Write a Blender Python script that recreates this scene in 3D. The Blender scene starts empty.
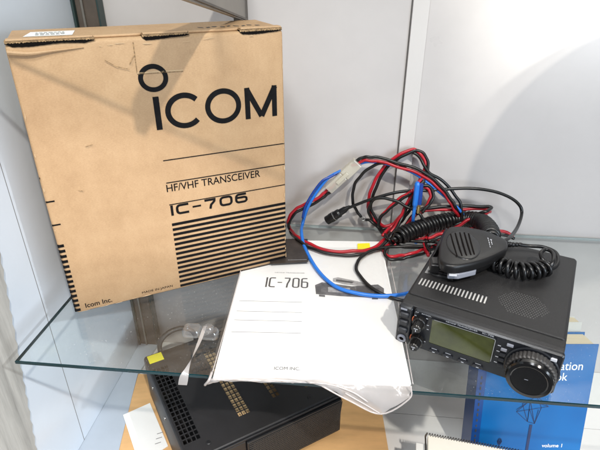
import bpy, bmesh, math, random
from mathutils import Vector, Matrix
random.seed(7)
S = bpy.context.scene
C = S.collection
R = math.radians

# ------------------------------------------------------------------ camera, light, exposure
CAM_H, PITCH, FPX = 0.3931, 0.4904, 492.35
cd = bpy.data.cameras.new('camera'); cam = bpy.data.objects.new('camera', cd); C.objects.link(cam)
cam.location = (0, 0, CAM_H); cam.rotation_euler = (math.pi/2 - PITCH, 0, 0)
cd.sensor_width = 36; cd.lens = FPX/600*36; cd.clip_start = 0.01; cd.clip_end = 60
S.camera = cam

w = bpy.data.worlds.new('World'); S.world = w; w.use_nodes = True
w.node_tree.nodes['Background'].inputs[0].default_value = (0.86, 0.90, 1.0, 1)
w.node_tree.nodes['Background'].inputs[1].default_value = 0.20

KEY = Vector((-0.246, 0.62, -0.744))
def aim(o, to):
    o.rotation_euler = (Vector(to) - o.location).to_track_quat('-Z', 'Y').to_euler()
def spot(name, loc, to, watts, size, blend, radius, col):
    l = bpy.data.lights.new(name, 'SPOT'); o = bpy.data.objects.new(name, l); C.objects.link(o)
    o.location = loc; aim(o, to); l.energy = watts; l.spot_size = R(size); l.spot_blend = blend
    l.shadow_soft_size = radius; l.color = col
    return o
def area(name, loc, to, watts, sx, sy, col):
    l = bpy.data.lights.new(name, 'AREA'); o = bpy.data.objects.new(name, l); C.objects.link(o)
    l.shape = 'RECTANGLE'; l.size = sx; l.size_y = sy; l.energy = watts; l.color = col
    o.location = loc; aim(o, to)
    return o
tgt = Vector((0, 0.55, 0.15))
spot('ceiling_spot', tgt - KEY*2.6, tgt, 215, 60, 0.4, 0.034, (1.0, 0.93, 0.84))
spot('wall_spot', (0.80, -0.75, 1.75), (0.42, 0.73, 0.48), 520, 14, 1.0, 0.03, (1.0, 0.96, 0.90))
area('ceiling_panel', (-0.32, -0.47, 1.72), (0.15, 0.5, 0.0), 26, 0.35, 0.35, (0.95, 0.97, 1.0))
spot('side_spot', (1.25, -0.55, 1.25), (-0.36, 0.52, -0.10), 75, 13, 0.25, 0.02, (0.90, 0.95, 1.0))  # added lamp throwing bright patches on the side panel
area('side_fill', (1.15, -1.0, 0.42), (-0.35, 0.62, -0.08), 24, 0.8, 0.8, (0.78, 0.89, 1.0))  # added fill lamp that brightens the pale side panel

S.view_settings.view_transform = 'Standard'; S.view_settings.look = 'None'
S.view_settings.exposure = 0.0; S.view_settings.gamma = 1.0
S.render.engine = 'CYCLES'
S.cycles.max_bounces = 10; S.cycles.transparent_max_bounces = 24
S.cycles.caustics_reflective = False

# ------------------------------------------------------------------ frames of reference
FW = Vector((0, math.cos(PITCH), -math.sin(PITCH))); UP = Vector((0, math.sin(PITCH), math.cos(PITCH))); RT = Vector((1, 0, 0))
EYE = Vector((0, 0, CAM_H))
def ray(x, y): return FW + RT*((x-300)/FPX) - UP*((y-225)/FPX)
def onz(x, y, z=0.0):
    d = ray(x, y); return EYE + d*((z-CAM_H)/d.z)
def onplane(x, y, o, n):
    d = ray(x, y); return EYE + d*((o-EYE).dot(n)/d.dot(n))
def frame(a): return Vector((math.cos(a), math.sin(a), 0)), Vector((-math.sin(a), math.cos(a), 0))
SHA = -0.101; SU, SN = frame(SHA); SO = Vector((-0.3191, 0.4138, 0))      # the glass shelf
BXA = 0.4215; BU, BN = frame(BXA); BO = Vector((-0.2839, 0.498, 0))       # the carton
RDA = -0.5154; RU, RN = frame(RDA); RO = Vector((0.1124, 0.445, 0))       # the radio
WALL_N = 0.3625; FLOOR = -0.29
def onwall(x, y, off): return onplane(x, y, SO + SN*(WALL_N-off), SN)

# ------------------------------------------------------------------ materials
MATS = {}
def nodes(name):
    m = bpy.data.materials.new(name); m.use_nodes = True
    nt = m.node_tree; MATS[name] = m
    return m, nt, nt.nodes['Principled BSDF']
def pbr(name, col, rough=0.5, metal=0.0, var=0.0, vscale=30, bump=0.0, bscale=200, coat=0.0, spec=0.5, rvar=0.0, stretch=None, col2=None, detail=6):
    m, nt, b = nodes(name)
    b.inputs['Base Color'].default_value = (*col, 1); b.inputs['Roughness'].default_value = rough
    b.inputs['Metallic'].default_value = metal; b.inputs['Specular IOR Level'].default_value = spec
    if coat: b.inputs['Coat Weight'].default_value = coat; b.inputs['Coat Roughness'].default_value = 0.08
    tc = nt.nodes.new('ShaderNodeTexCoord'); mp = nt.nodes.new('ShaderNodeMapping')
    nt.links.new(tc.outputs['Object'], mp.inputs[0])
    if stretch: mp.inputs['Scale'].default_value = stretch
    if var or col2 or rvar:
        n = nt.nodes.new('ShaderNodeTexNoise'); n.inputs['Scale'].default_value = vscale; n.inputs['Detail'].default_value = detail
        n.inputs['Roughness'].default_value = 0.65
        nt.links.new(mp.outputs[0], n.inputs['Vector'])
        rp = nt.nodes.new('ShaderNodeValToRGB')
        lo = tuple(max(0, c*(1-var)) for c in col); hi = col2 if col2 else tuple(min(1, c*(1+var)) for c in col)
        rp.color_ramp.elements[0].position = 0.3; rp.color_ramp.elements[1].position = 0.7
        rp.color_ramp.elements[0].color = (*lo, 1); rp.color_ramp.elements[1].color = (*hi, 1)
        nt.links.new(n.outputs[0], rp.inputs[0]); nt.links.new(rp.outputs[0], b.inputs['Base Color'])
        if rvar:
            mr = nt.nodes.new('ShaderNodeMapRange'); mr.inputs['To Min'].default_value = max(0.02, rough-rvar); mr.inputs['To Max'].default_value = rough+rvar
            nt.links.new(n.outputs[0], mr.inputs[0]); nt.links.new(mr.outputs[0], b.inputs['Roughness'])
    if bump:
        n2 = nt.nodes.new('ShaderNodeTexNoise'); n2.inputs['Scale'].default_value = bscale; n2.inputs['Detail'].default_value = 4
        nt.links.new(mp.outputs[0], n2.inputs['Vector'])
        bp = nt.nodes.new('ShaderNodeBump'); bp.inputs['Strength'].default_value = bump; bp.inputs['Distance'].default_value = 0.001
        nt.links.new(n2.outputs[0], bp.inputs['Height']); nt.links.new(bp.outputs[0], b.inputs['Normal'])
    return m
def film(name, tint, diffuse, gloss_f0, rough=0.05, bump=0.0, bscale=60, white=(0.9, 0.9, 0.9), smudge=0):
    """thin clear sheet: light passes straight through, the rest is mirrored or scattered"""
    m = bpy.data.materials.new(name); m.use_nodes = True; MATS[name] = m
    nt = m.node_tree; nt.nodes.clear()
    out = nt.nodes.new('ShaderNodeOutputMaterial')
    tr = nt.nodes.new('ShaderNodeBsdfTransparent'); tr.inputs[0].default_value = (*tint, 1)
    gl = nt.nodes.new('ShaderNodeBsdfGlossy'); gl.inputs['Roughness'].default_value = rough
    lw = nt.nodes.new('ShaderNodeLayerWeight'); lw.inputs['Blend'].default_value = 0.5
    pw = nt.nodes.new('ShaderNodeMath'); pw.operation = 'POWER'; pw.inputs[1].default_value = 5
    ml = nt.nodes.new('ShaderNodeMath'); ml.operation = 'MULTIPLY_ADD'; ml.inputs[1].default_value = 1-gloss_f0; ml.inputs[2].default_value = gloss_f0
    nt.links.new(lw.outputs['Facing'], pw.inputs[0]); nt.links.new(pw.outputs[0], ml.inputs[0])
    base = tr
    if diffuse:
        df = nt.nodes.new('ShaderNodeBsdfDiffuse'); df.inputs[0].default_value = (*white, 1)
        tl = nt.nodes.new('ShaderNodeBsdfTranslucent'); tl.inputs[0].default_value = (*white, 1)
        dd = nt.nodes.new('ShaderNodeMixShader'); dd.inputs[0].default_value = 0.4
        nt.links.new(df.outputs[0], dd.inputs[1]); nt.links.new(tl.outputs[0], dd.inputs[2])
        mx0 = nt.nodes.new('ShaderNodeMixShader'); mx0.inputs[0].default_value = diffuse
        nt.links.new(tr.outputs[0], mx0.inputs[1]); nt.links.new(dd.outputs[0], mx0.inputs[2]); base = mx0
        if smudge:
            tcs = nt.nodes.new('ShaderNodeTexCoord'); ns = nt.nodes.new('ShaderNodeTexNoise'); ns.inputs['Scale'].default_value = 16; ns.inputs['Detail'].default_value = 9; ns.inputs['Roughness'].default_value = 0.72; ns.inputs['Distortion'].default_value = 1.2
            nd = nt.nodes.new('ShaderNodeTexNoise'); nd.inputs['Scale'].default_value = 700; nd.inputs['Detail'].default_value = 1
            nt.links.new(tcs.outputs['Object'], ns.inputs['Vector']); nt.links.new(tcs.outputs['Object'], nd.inputs['Vector'])
            m1 = nt.nodes.new('ShaderNodeMapRange'); m1.inputs['From Min'].default_value = 0.45; m1.inputs['From Max'].default_value = 0.75; m1.inputs['To Max'].default_value = smudge
            m2 = nt.nodes.new('ShaderNodeMapRange'); m2.inputs['From Min'].default_value = 0.74; m2.inputs['From Max'].default_value = 0.80; m2.inputs['To Max'].default_value = 0.5
            nt.links.new(ns.outputs[0], m1.inputs[0]); nt.links.new(nd.outputs[0], m2.inputs[0])
            ad = nt.nodes.new('ShaderNodeMath'); ad.operation = 'ADD'; nt.links.new(m1.outputs[0], ad.inputs[0]); nt.links.new(m2.outputs[0], ad.inputs[1])
            a2 = nt.nodes.new('ShaderNodeMath'); a2.operation = 'ADD'; a2.inputs[1].default_value = diffuse; a2.use_clamp = True
            nt.links.new(ad.outputs[0], a2.inputs[0]); nt.links.new(a2.outputs[0], mx0.inputs[0])
    mx = nt.nodes.new('ShaderNodeMixShader')
    nt.links.new(ml.outputs[0], mx.inputs[0]); nt.links.new(base.outputs[0], mx.inputs[1]); nt.links.new(gl.outputs[0], mx.inputs[2])
    nt.links.new(mx.outputs[0], out.inputs[0])
    if bump:
        tc = nt.nodes.new('ShaderNodeTexCoord'); n2 = nt.nodes.new('ShaderNodeTexNoise'); n2.inputs['Scale'].default_value = bscale
        nt.links.new(tc.outputs['Object'], n2.inputs['Vector'])
        bp = nt.nodes.new('ShaderNodeBump'); bp.inputs['Strength'].default_value = bump; bp.inputs['Distance'].default_value = 0.003
        nt.links.new(n2.outputs[0], bp.inputs['Height']); nt.links.new(bp.outputs[0], gl.inputs['Normal'])
    return m

pbr('wall_white', (0.53, 0.495, 0.482), 0.30, var=0.06, vscale=4, bump=0.05, bscale=40, rvar=0.08)
pbr('side_white', (0.66, 0.72, 0.79), 0.20, var=0.04, vscale=6, bump=0.3, bscale=9, rvar=0.08)
pbr('strip_blue', (0.40, 0.45, 0.51), 0.3, var=0.06, vscale=9)
pbr('joint_dark', (0.16, 0.15, 0.14), 0.7)
pbr('strip_white', (0.60, 0.565, 0.545), 0.4)
pbr('floor_white', (0.74, 0.73, 0.72), 0.35, var=0.05, vscale=7, rvar=0.08)
pbr('driftwood', (0.42, 0.41, 0.38), 0.65, var=0.35, vscale=18, stretch=(3, 3, 0.25), bump=0.3, bscale=60)
pbr('brown_post', (0.085, 0.066, 0.052), 0.35, var=0.3, vscale=20, rvar=0.1)
pbr('post_edge', (0.03, 0.05, 0.048), 0.2, spec=0.4)
pbr('steel_grey', (0.30, 0.275, 0.24), 0.38, 0.75, var=0.18, vscale=25, rvar=0.12, bump=0.1, bscale=90)
pbr('steel_dark', (0.10, 0.085, 0.07), 0.45, 0.4, var=0.25, vscale=30)
pbr('board_tan', (0.66, 0.395, 0.175), 0.5, var=0.12, vscale=12, stretch=(1, 4, 1), bump=0.08, bscale=120)
pbr('paper', (0.82, 0.82, 0.80), 0.75, var=0.02, vscale=12)
pbr('dark_card', (0.035, 0.028, 0.024), 0.35, var=0.5, vscale=35)
pbr('cream', (0.78, 0.73, 0.63), 0.75, var=0.02, vscale=14)
pbr('paper_grey', (0.55, 0.54, 0.52), 0.75)
def cardboard(name, lo, mid, hi):
    m, nt, b = nodes(name); L = nt.links.new
    tc = nt.nodes.new('ShaderNodeTexCoord')
    def noise(sc, st=(1, 1, 1), det=6, ro=0.6):
        mp = nt.nodes.new('ShaderNodeMapping'); mp.inputs['Scale'].default_value = st; L(tc.outputs['Object'], mp.inputs[0])
        n = nt.nodes.new('ShaderNodeTexNoise'); n.inputs['Scale'].default_value = sc; n.inputs['Detail'].default_value = det; n.inputs['Roughness'].default_value = ro
        L(mp.outputs[0], n.inputs['Vector']); return n.outputs[0]
    fib = noise(430, (1.0, 1.0, 2.6), 8, 0.75); blot = noise(26, (1, 1, 1), 8, 0.7); speck = noise(900, (1, 1, 1), 2, 0.5)
    mx = nt.nodes.new('ShaderNodeMix'); mx.data_type = 'FLOAT'; mx.inputs[0].default_value = 0.45; L(fib, mx.inputs[2]); L(blot, mx.inputs[3])
    rp = nt.nodes.new('ShaderNodeValToRGB'); e = rp.color_ramp.elements
    e[0].position = 0.36; e[0].color = (*lo, 1); e[1].position = 0.64; e[1].color = (*hi, 1); q = e.new(0.5); q.color = (*mid, 1)
    L(mx.outputs[0], rp.inputs[0])
    sp = nt.nodes.new('ShaderNodeValToRGB'); sp.color_ramp.elements[0].position = 0.70; sp.color_ramp.elements[1].position = 0.78
    sp.color_ramp.elements[0].color = (0, 0, 0, 1); sp.color_ramp.elements[1].color = (1, 1, 1, 1); L(speck, sp.inputs[0])
    mc = nt.nodes.new('ShaderNodeMix'); mc.data_type = 'RGBA'; L(sp.outputs[0], mc.inputs[0]); L(rp.outputs[0], mc.inputs[6]); mc.inputs[7].default_value = (lo[0]*0.6, lo[1]*0.55, lo[2]*0.5, 1)
    L(mc.outputs[2], b.inputs['Base Color']); b.inputs['Roughness'].default_value = 0.62; b.inputs['Specular IOR Level'].default_value = 0.35
    wv = nt.nodes.new('ShaderNodeTexWave'); wv.bands_direction = 'X'; wv.inputs['Scale'].default_value = 45; wv.inputs['Distortion'].default_value = 0.6; L(tc.outputs['Object'], wv.inputs['Vector'])
    b1 = nt.nodes.new('ShaderNodeBump'); b1.inputs['Strength'].default_value = 0.25; b1.inputs['Distance'].default_value = 0.0004; L(fib, b1.inputs['Height'])
    b2 = nt.nodes.new('ShaderNodeBump'); b2.inputs['Strength'].default_value = 0.30; b2.inputs['Distance'].default_value = 0.0002; L(wv.outputs[0], b2.inputs['Height']); L(b1.outputs[0], b2.inputs['Normal'])
    b3 = nt.nodes.new('ShaderNodeBump'); b3.inputs['Strength'].default_value = 0.5; b3.inputs['Distance'].default_value = 0.0035; L(noise(13, (1, 1, 0.7), 3, 0.5), b3.inputs['Height']); L(b2.outputs[0], b3.inputs['Normal'])
    L(b3.outputs[0], b.inputs['Normal'])
cardboard('card', (0.375, 0.228, 0.118), (0.455, 0.288, 0.155), (0.525, 0.345, 0.195))
pbr('card_edge', (0.28, 0.175, 0.085), 0.8, var=0.75, vscale=420)
pbr('card_cut', (0.55, 0.385, 0.225), 0.8)
pbr('slot_dark', (0.006, 0.0045, 0.004), 0.9, spec=0.1)
pbr('ink', (0.005, 0.0045, 0.005), 0.6, var=0.5, vscale=120, spec=0.12)
pbr('ink_soft', (0.05, 0.048, 0.05), 0.6)
pbr('ink_grey', (0.22, 0.217, 0.22), 0.7)
pbr('photo_grey', (0.085, 0.083, 0.086), 0.6, var=0.7, vscale=160, detail=8)
pbr('photo_pale', (0.33, 0.325, 0.32), 0.6, var=0.3, vscale=200)
pbr('yellow', (0.90, 0.78, 0.02), 0.6, var=0.03, vscale=60)
pbr('radio_black', (0.0175, 0.017, 0.0172), 0.44, spec=0.4, var=0.10, vscale=60, bump=0.35, bscale=1500, rvar=0.06)
pbr('panel_black', (0.008, 0.009, 0.012), 0.33, var=0.2, vscale=80, bump=0.08, bscale=900)
pbr('button_black', (0.015, 0.016, 0.020), 0.38)
pbr('button_grey', (0.24, 0.25, 0.29), 0.4)
pbr('button_pale', (0.55, 0.56, 0.60), 0.35)
pbr('mark_grey', (0.50, 0.52, 0.56), 0.5)
pbr('mark_orange', (0.55, 0.12, 0.04), 0.5)
pbr('knob_black', (0.007, 0.0065, 0.0065), 0.36, var=0.15, vscale=60)
pbr('knob_disc', (0.004, 0.004, 0.004), 0.14, spec=0.6)
pbr('rubber_grey', (0.038, 0.036, 0.035), 0.5)
pbr('lcd', (0.048, 0.054, 0.014), 0.08, var=0.45, vscale=22, spec=0.6, coat=0.4)
pbr('lcd_frame', (0.30, 0.31, 0.30), 0.3)
pbr('bright_metal', (0.72, 0.71, 0.69), 0.4, 0.3)
pbr('label_silver', (0.34, 0.34, 0.34), 0.25, 0.8)
pbr('mic_black', (0.0085, 0.0082, 0.0085), 0.36, spec=0.38, var=0.12, vscale=60, bump=0.12, bscale=1200)
pbr('mic_dish', (0.012, 0.0118, 0.0125), 0.30, spec=0.4, var=0.1, vscale=60)
pbr('cord_black', (0.006, 0.006, 0.0065), 0.34)
pbr('wire_black', (0.007, 0.0065, 0.0065), 0.36, var=0.2, vscale=50)
pbr('wire_red', (0.40, 0.010, 0.020), 0.34, var=0.12, vscale=40)
pbr('wire_blue', (0.02, 0.17, 0.62), 0.32, var=0.12, vscale=40)
pbr('wire_navy', (0.012, 0.05, 0.28), 0.34)
pbr('ivory', (0.78, 0.74, 0.62), 0.4, var=0.06, vscale=60)
pbr('brass', (0.70, 0.50, 0.22), 0.3, 0.9)
pbr('psu_black', (0.011, 0.011, 0.0125), 0.42, var=0.15, vscale=40, bump=0.15, bscale=1300)
pbr('psu_grey', (0.020, 0.0195, 0.021), 0.45, var=0.1, vscale=40)
pbr('inner_tan', (0.72, 0.50, 0.27), 0.45, var=0.3, vscale=60)
pbr('glass_edge', (0.003, 0.024, 0.029), 0.10, var=0.6, vscale=9, spec=0.45)
pbr('book_blue', (0.003, 0.095, 0.31), 0.34, col2=(0.006, 0.15, 0.42), vscale=7, spec=0.3, detail=2)
pbr('book_spine', (0.008, 0.06, 0.24), 0.35)
pbr('pages', (0.72, 0.60, 0.42), 0.8, var=0.12, vscale=30, stretch=(1, 60, 1))
pbr('white_ink', (0.85, 0.88, 0.92), 0.5)
pbr('navy_ink', (0.012, 0.028, 0.10), 0.5)
pbr('grey_plastic', (0.09, 0.092, 0.09), 0.35, var=0.3, vscale=30)
pbr('glass_edge_pale', (0.30, 0.345, 0.345), 0.12, spec=0.7)
film('pane_clear', (0.965, 0.985, 0.98), 0.005, 0.05, 0.015, smudge=0.045)
film('ivory_clear', (0.93, 0.90, 0.84), 0.62, 0.06, 0.2, white=(0.85, 0.81, 0.70))
film('frosted', (0.93, 0.94, 0.95), 0.33, 0.05, 0.2)
film('bag_clear', (0.98, 0.98, 0.98), 0.04, 0.05, 0.12, bump=0.6, bscale=45, white=(0.92, 0.89, 0.88))
film('bag_fold', (0.95, 0.94, 0.93), 0.56, 0.06, 0.2, bump=0.6, bscale=90, white=(0.92, 0.86, 0.83))
film('clip_clear', (0.90, 0.91, 0.92), 0.07, 0.13, 0.06, white=(0.85, 0.86, 0.88))

# ------------------------------------------------------------------ mesh helpers
def link(name, bm, mats, parent=None, world=False, smooth=False, bevel=0, bseg=2, mods=()):
    me = bpy.data.meshes.new(name)
    bmesh.ops.recalc_face_normals(bm, faces=bm.faces[:])
    bm.to_mesh(me); bm.free()
    if isinstance(mats, str): mats = [mats]
    for m in mats: me.materials.append(MATS[m])
    o = bpy.data.objects.new(name, me); C.objects.link(o)
    if parent:
        o.parent = parent
        if world:
            p = parent; M = Matrix()
            while p: M = p.matrix_basis @ M; p = p.parent
            me.transform(M.inverted())
    if smooth:
        for f in me.polygons: f.use_smooth = True
        if smooth != 'all':
            try: me.set_sharp_from_angle(angle=R(smooth if smooth is not True else 40))
            except Exception: pass
    if bevel:
        md = o.modifiers.new('bevel', 'BEVEL'); md.width = bevel; md.segments = bseg; md.limit_method = 'ANGLE'; md.angle_limit = R(35); md.harden_normals = False
    return o
def tag(o, label, cat=None, group=None, kind=None):
    if label: o['label'] = label
    if cat: o['category'] = cat
    if group: o['group'] = group
    if kind: o['kind'] = kind
    return o
def thing(name, label, cat, loc=(0, 0, 0), rz=0, group=None):
    o = bpy.data.objects.new(name, None); C.objects.link(o); o.empty_display_size = 0.02
    o.location = loc; o.rotation_euler = (0, 0, rz)
    return tag(o, label, cat, group)
def box(bm, x0, x1, y0, y1, z0, z1, mi=0):
    v = [bm.verts.new(p) for p in ((x0,y0,z0),(x1,y0,z0),(x1,y1,z0),(x0,y1,z0),(x0,y0,z1),(x1,y0,z1),(x1,y1,z1),(x0,y1,z1))]
    for q in ((3,2,1,0),(4,5,6,7),(0,1,5,4),(1,2,6,5),(2,3,7,6),(3,0,4,7)):
        f = bm.faces.new([v[i] for i in q]); f.material_index = mi
def obox(bm, o, u, v, n, a, b, c, mi=0):
    """box from corner o along vectors u,v,n of sizes a,b,c"""
    o, u, v, n = Vector(o), Vector(u), Vector(v), Vector(n)
    p = [o + u*(a*i) + v*(b*j) + n*(c*k) for k in (0, 1) for j in (0, 1) for i in (0, 1)]
    vv = [bm.verts.new(q) for q in p]
    for q in ((0,2,3,1),(4,5,7,6),(0,1,5,4),(1,3,7,5),(3,2,6,7),(2,0,4,6)):
        f = bm.faces.new([vv[i] for i in q]); f.material_index = mi
def quad(bm, pts, mi=0):
    f = bm.faces.new([bm.verts.new(p) for p in pts]); f.material_index = mi; return f
def loft(bm, rings, cap0=True, cap1=True, closed=True, mi=0):
    vr = [[bm.verts.new(p) for p in r] for r in rings]
    n = len(vr[0])
    for a, b in zip(vr, vr[1:]):
        for i in range(n if closed else n-1):
            j = (i+1) % n
            f = bm.faces.new((a[i], a[j], b[j], b[i])); f.material_index = mi
    if cap0: bm.faces.new(vr[0][::-1]).material_index = mi
    if cap1: bm.faces.new(vr[-1]).material_index = mi
    return vr
def rrect(x0, x1, y0, y1, r, n=5):
    pts = []
    for cx, cy, a in ((x1-r, y1-r, 0), (x0+r, y1-r, 90), (x0+r, y0+r, 180), (x1-r, y0+r, 270)):
        for k in range(n+1):
            t = R(a + 90*k/n); pts.append((cx + r*math.cos(t), cy + r*math.sin(t)))
    return pts
def prism(bm, pts2, f0, f1, mi=0):
    """extrude 2D outline; f0,f1 map (a,b) to 3D"""
    loft(bm, [[f0(*p) for p in pts2], [f1(*p) for p in pts2]], mi=mi)
def catmull(P, sub=8, closed=False):
    P = [Vector(p) for p in P]; out = []
    n = len(P)
    rng = range(n if closed else n-1)
    for i in rng:
        if closed: a, b, c, d = P[(i-1) % n], P[i], P[(i+1) % n], P[(i+2) % n]
        else:
            b, c = P[i], P[i+1]
            a = P[i-1] if i else b*2-c
            d = P[i+2] if i+2 < n else c*2-b
        for k in range(sub):
            t = k/sub
            out.append(0.5*((2*b) + (c-a)*t + (2*a-5*b+4*c-d)*t*t + (3*b-a-3*c+d)*t**3))
    if not closed: out.append(P[-1])
    return out
def frames(P):
    T = []
    for i in range(len(P)):
        a = P[max(0, i-1)]; b = P[min(len(P)-1, i+1)]; T.append((b-a).normalized())
    t0 = T[0]; u = t0.orthogonal().normalized(); U = [u]
    for i in range(1, len(P)):
        q = T[i-1].rotation_difference(T[i]); u = (q @ u); u = (u - T[i]*u.dot(T[i])).normalized(); U.append(u)
    return T, U
def tube(bm, P, r, seg=8, mi=0):
    T, U = frames(P)
    rings = []
    for i, (p, t, u) in enumerate(zip(P, T, U)):
        v = t.cross(u); rr = r(i/(len(P)-1)) if callable(r) else r
        rings.append([p + (u*math.cos(2*math.pi*k/seg) + v*math.sin(2*math.pi*k/seg))*rr for k in range(seg)])
    loft(bm, rings, mi=mi)
def coil(path, rad, pitch, wob=0.0, sub=10, per=14):
    P = catmull(path, sub)
    T, U = frames(P)
    L = [0]
    for a, b in zip(P, P[1:]): L.append(L[-1] + (b-a).length)
    tot = L[-1]; turns = tot/pitch; N = int(turns*per); out = []; j = 0
    for i in range(N+1):
        s = tot*i/N
        while j < len(L)-2 and L[j+1] < s: j += 1
        f = (s-L[j])/max(1e-9, L[j+1]-L[j])
        p = P[j].lerp(P[j+1], f); t = T[j].lerp(T[j+1], f).normalized(); u = U[j].lerp(U[j+1], f); u = (u - t*u.dot(t)).normalized(); v = t.cross(u)
        a = 2*math.pi*turns*i/N
        e = min(1, s/(rad*1.5), (tot-s)/(rad*1.5))
        rr = rad*(1 + wob*math.sin(3.1*a/6.28 + 1.3))*max(0.15, e)
        out.append(p + (u*math.cos(a) + v*math.sin(a))*rr)
    return out
def lathe(bm, prof, o, ax, seg=32, mi=0, mod=None):
    """profile (radius, height) turned about axis ax through o"""
    ax = Vector(ax).normalized(); u = ax.orthogonal().normalized(); v = ax.cross(u); o = Vector(o)
    rings = []
    for r, h in prof:
        rings.append([o + ax*h + (u*math.cos(2*math.pi*k/seg) + v*math.sin(2*math.pi*k/seg))*(r*(mod(k) if mod else 1)) for k in range(seg)])
    loft(bm, rings, mi=mi)
def gridplate(bm, x0, x1, y0, y1, holes, fz, mi=0):
    """flat plate with rectangular openings"""
    def uniq(a):
        a = sorted(a); o = [a[0]]
        for q in a[1:]:
            if q-o[-1] > 1e-6: o.append(q)
        return o
    xs = uniq([x0, x1] + [h[0] for h in holes] + [h[1] for h in holes]); ys = uniq([y0, y1] + [h[2] for h in holes] + [h[3] for h in holes])
    V = {}
    def vt(i, j):
        if (i, j) not in V: V[i, j] = bm.verts.new(fz(xs[i], ys[j]))
        return V[i, j]
    for i in range(len(xs)-1):
        for j in range(len(ys)-1):
            cx, cy = (xs[i]+xs[i+1])/2, (ys[j]+ys[j+1])/2
            if any(h[0] < cx < h[1] and h[2] < cy < h[3] for h in holes): continue
            bm.faces.new((vt(i, j), vt(i+1, j), vt(i+1, j+1), vt(i, j+1))).material_index = mi
def ribbon(bm, pts, wd, put, closed=False, mi=0):
    """flat stroke of width wd along 2D points; put maps (a,b) to 3D"""
    P = [Vector((p[0], p[1])) for p in pts]; n = len(P); Lp = []
    for i in range(n):
        if closed: a, b = P[i-1], P[(i+1) % n]
        else: a, b = P[max(0, i-1)], P[min(n-1, i+1)]
        d1 = (P[i]-a); d2 = (b-P[i])
        d1 = d1.normalized() if d1.length > 1e-9 else d2.normalized(); d2 = d2.normalized() if d2.length > 1e-9 else d1
        n1 = Vector((-d1.y, d1.x)); n2 = Vector((-d2.y, d2.x)); m = (n1+n2)
        m = m.normalized() if m.length > 1e-6 else n1
        k = 1/max(0.5, m.dot(n1)); Lp.append((P[i]+m*wd*0.5*k, P[i]-m*wd*0.5*k))
    vv = [(bm.verts.new(put(*a)), bm.verts.new(put(*b))) for a, b in Lp]
    for i in range(n if closed else n-1):
        a, b = vv[i], vv[(i+1) % n]
        bm.faces.new((a[0], b[0], b[1], a[1])).material_index = mi
def arc(cx, cy, rx, ry, a0, a1, n=8):
    return [(cx + rx*math.cos(R(a0+(a1-a0)*k/n)), cy + ry*math.sin(R(a0+(a1-a0)*k/n))) for k in range(n+1)]
def text(bm, s, put, x, y, wid, hgt, bold=0.0, mi=0, shear=0.0):
    """writing: lower-left corner (x,y), fitted to wid x hgt; put maps (a,b) to 3D"""
    cu = bpy.data.curves.new('txt', 'FONT'); cu.body = s; cu.size = 1; cu.offset = bold; cu.resolution_u = 4; cu.fill_mode = 'FRONT' if hasattr(cu, 'fill_mode') else cu.fill_mode
    o = bpy.data.objects.new('txt', cu); C.objects.link(o)
    dg = bpy.context.evaluated_depsgraph_get()
    me = bpy.data.meshes.new_from_object(o.evaluated_get(dg))
    xs = [v.co.x for v in me.vertices]; ys = [v.co.y for v in me.vertices]
    ax, bx = min(xs), max(xs); ay, by = min(ys), max(ys)
    base = len(bm.verts); vs = []
    for v in me.vertices:
        a = (v.co.x-ax)/(bx-ax)*wid; b = (v.co.y-ay)/(by-ay)*hgt
        vs.append(bm.verts.new(put(x + a + shear*b, y + b)))
    for p in me.polygons:
        if len(set(p.vertices)) > 2:
            try: bm.faces.new([vs[i] for i in p.vertices]).material_index = mi
            except ValueError: pass
    bpy.data.objects.remove(o); bpy.data.curves.remove(cu); bpy.data.meshes.remove(me)
def wide_glyphs(bm, s, put, x, y, H, cw, gap, t, mi=0):
    """the wide squared lettering of the model number"""
    for ch in s:
        W = cw; r = max(t*0.62, min(H, cw)*0.27)
        P = lambda pts: [(x + t/2 + a*(W-t), y + t/2 + b*(H-t)) for a, b in pts]
        cr = r/(W-t); cv = r/(H-t)
        def rr(a0, a1, b0, b1, seq):
            out = []
            for c in seq:
                cx, cy, ang = {'tr': (a1-cr, b1-cv, 0), 'tl': (a0+cr, b1-cv, 90), 'bl': (a0+cr, b0+cv, 180), 'br': (a1-cr, b0+cv, 270)}[c]
                out += arc(cx, cy, cr, cv, ang, ang+90, 5)
            return out
        if ch == 'I':
            ribbon(bm, [(x+t/2, y), (x+t/2, y+H)], t, put, mi=mi); x += t + gap; continue
        if ch == '-':
            W = cw*0.62; ribbon(bm, [(x, y+H*0.5), (x+W, y+H*0.5)], t*0.8, put, mi=mi); x += W + gap; continue
        if ch == 'C': ribbon(bm, P([(1, 1)] + rr(0, 1, 0, 1, ['tl', 'bl']) + [(1, 0)]), t, put, mi=mi)
        elif ch == '0': ribbon(bm, P(rr(0, 1, 0, 1, ['tr', 'tl', 'bl', 'br'])), t, put, closed=True, mi=mi)
        elif ch == '7':
            ribbon(bm, P([(0, 1), (1.0, 1)]), t, put, mi=mi)
            ribbon(bm, P([(0.93, 1 - t*0.5/(H-t)), (0.80, 0.66), (0.56, 0.36), (0.47, -t/2/(H-t))]), t, put, mi=mi)
        elif ch == '6':
            ribbon(bm, P([(0.95, 1)] + rr(0, 1, 0, 1, ['tl', 'bl', 'br']) + arc(1-cr, 0.60-cv*0.9, cr, cv*0.9, 0, 90, 5) + [(0.08, 0.60)]), t, put, mi=mi)
        x += W + gap
    return x

# ------------------------------------------------------------------ the display case
def shp(u, n, z): return SO + SU*u + SN*n + Vector((0, 0, z))
def sbox(bm, u0, u1, n0, n1, z0, z1, mi=0): obox(bm, shp(u0, n0, z0), SU, SN, Vector((0, 0, 1)), u1-u0, n1-n0, z1-z0, mi)

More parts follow.
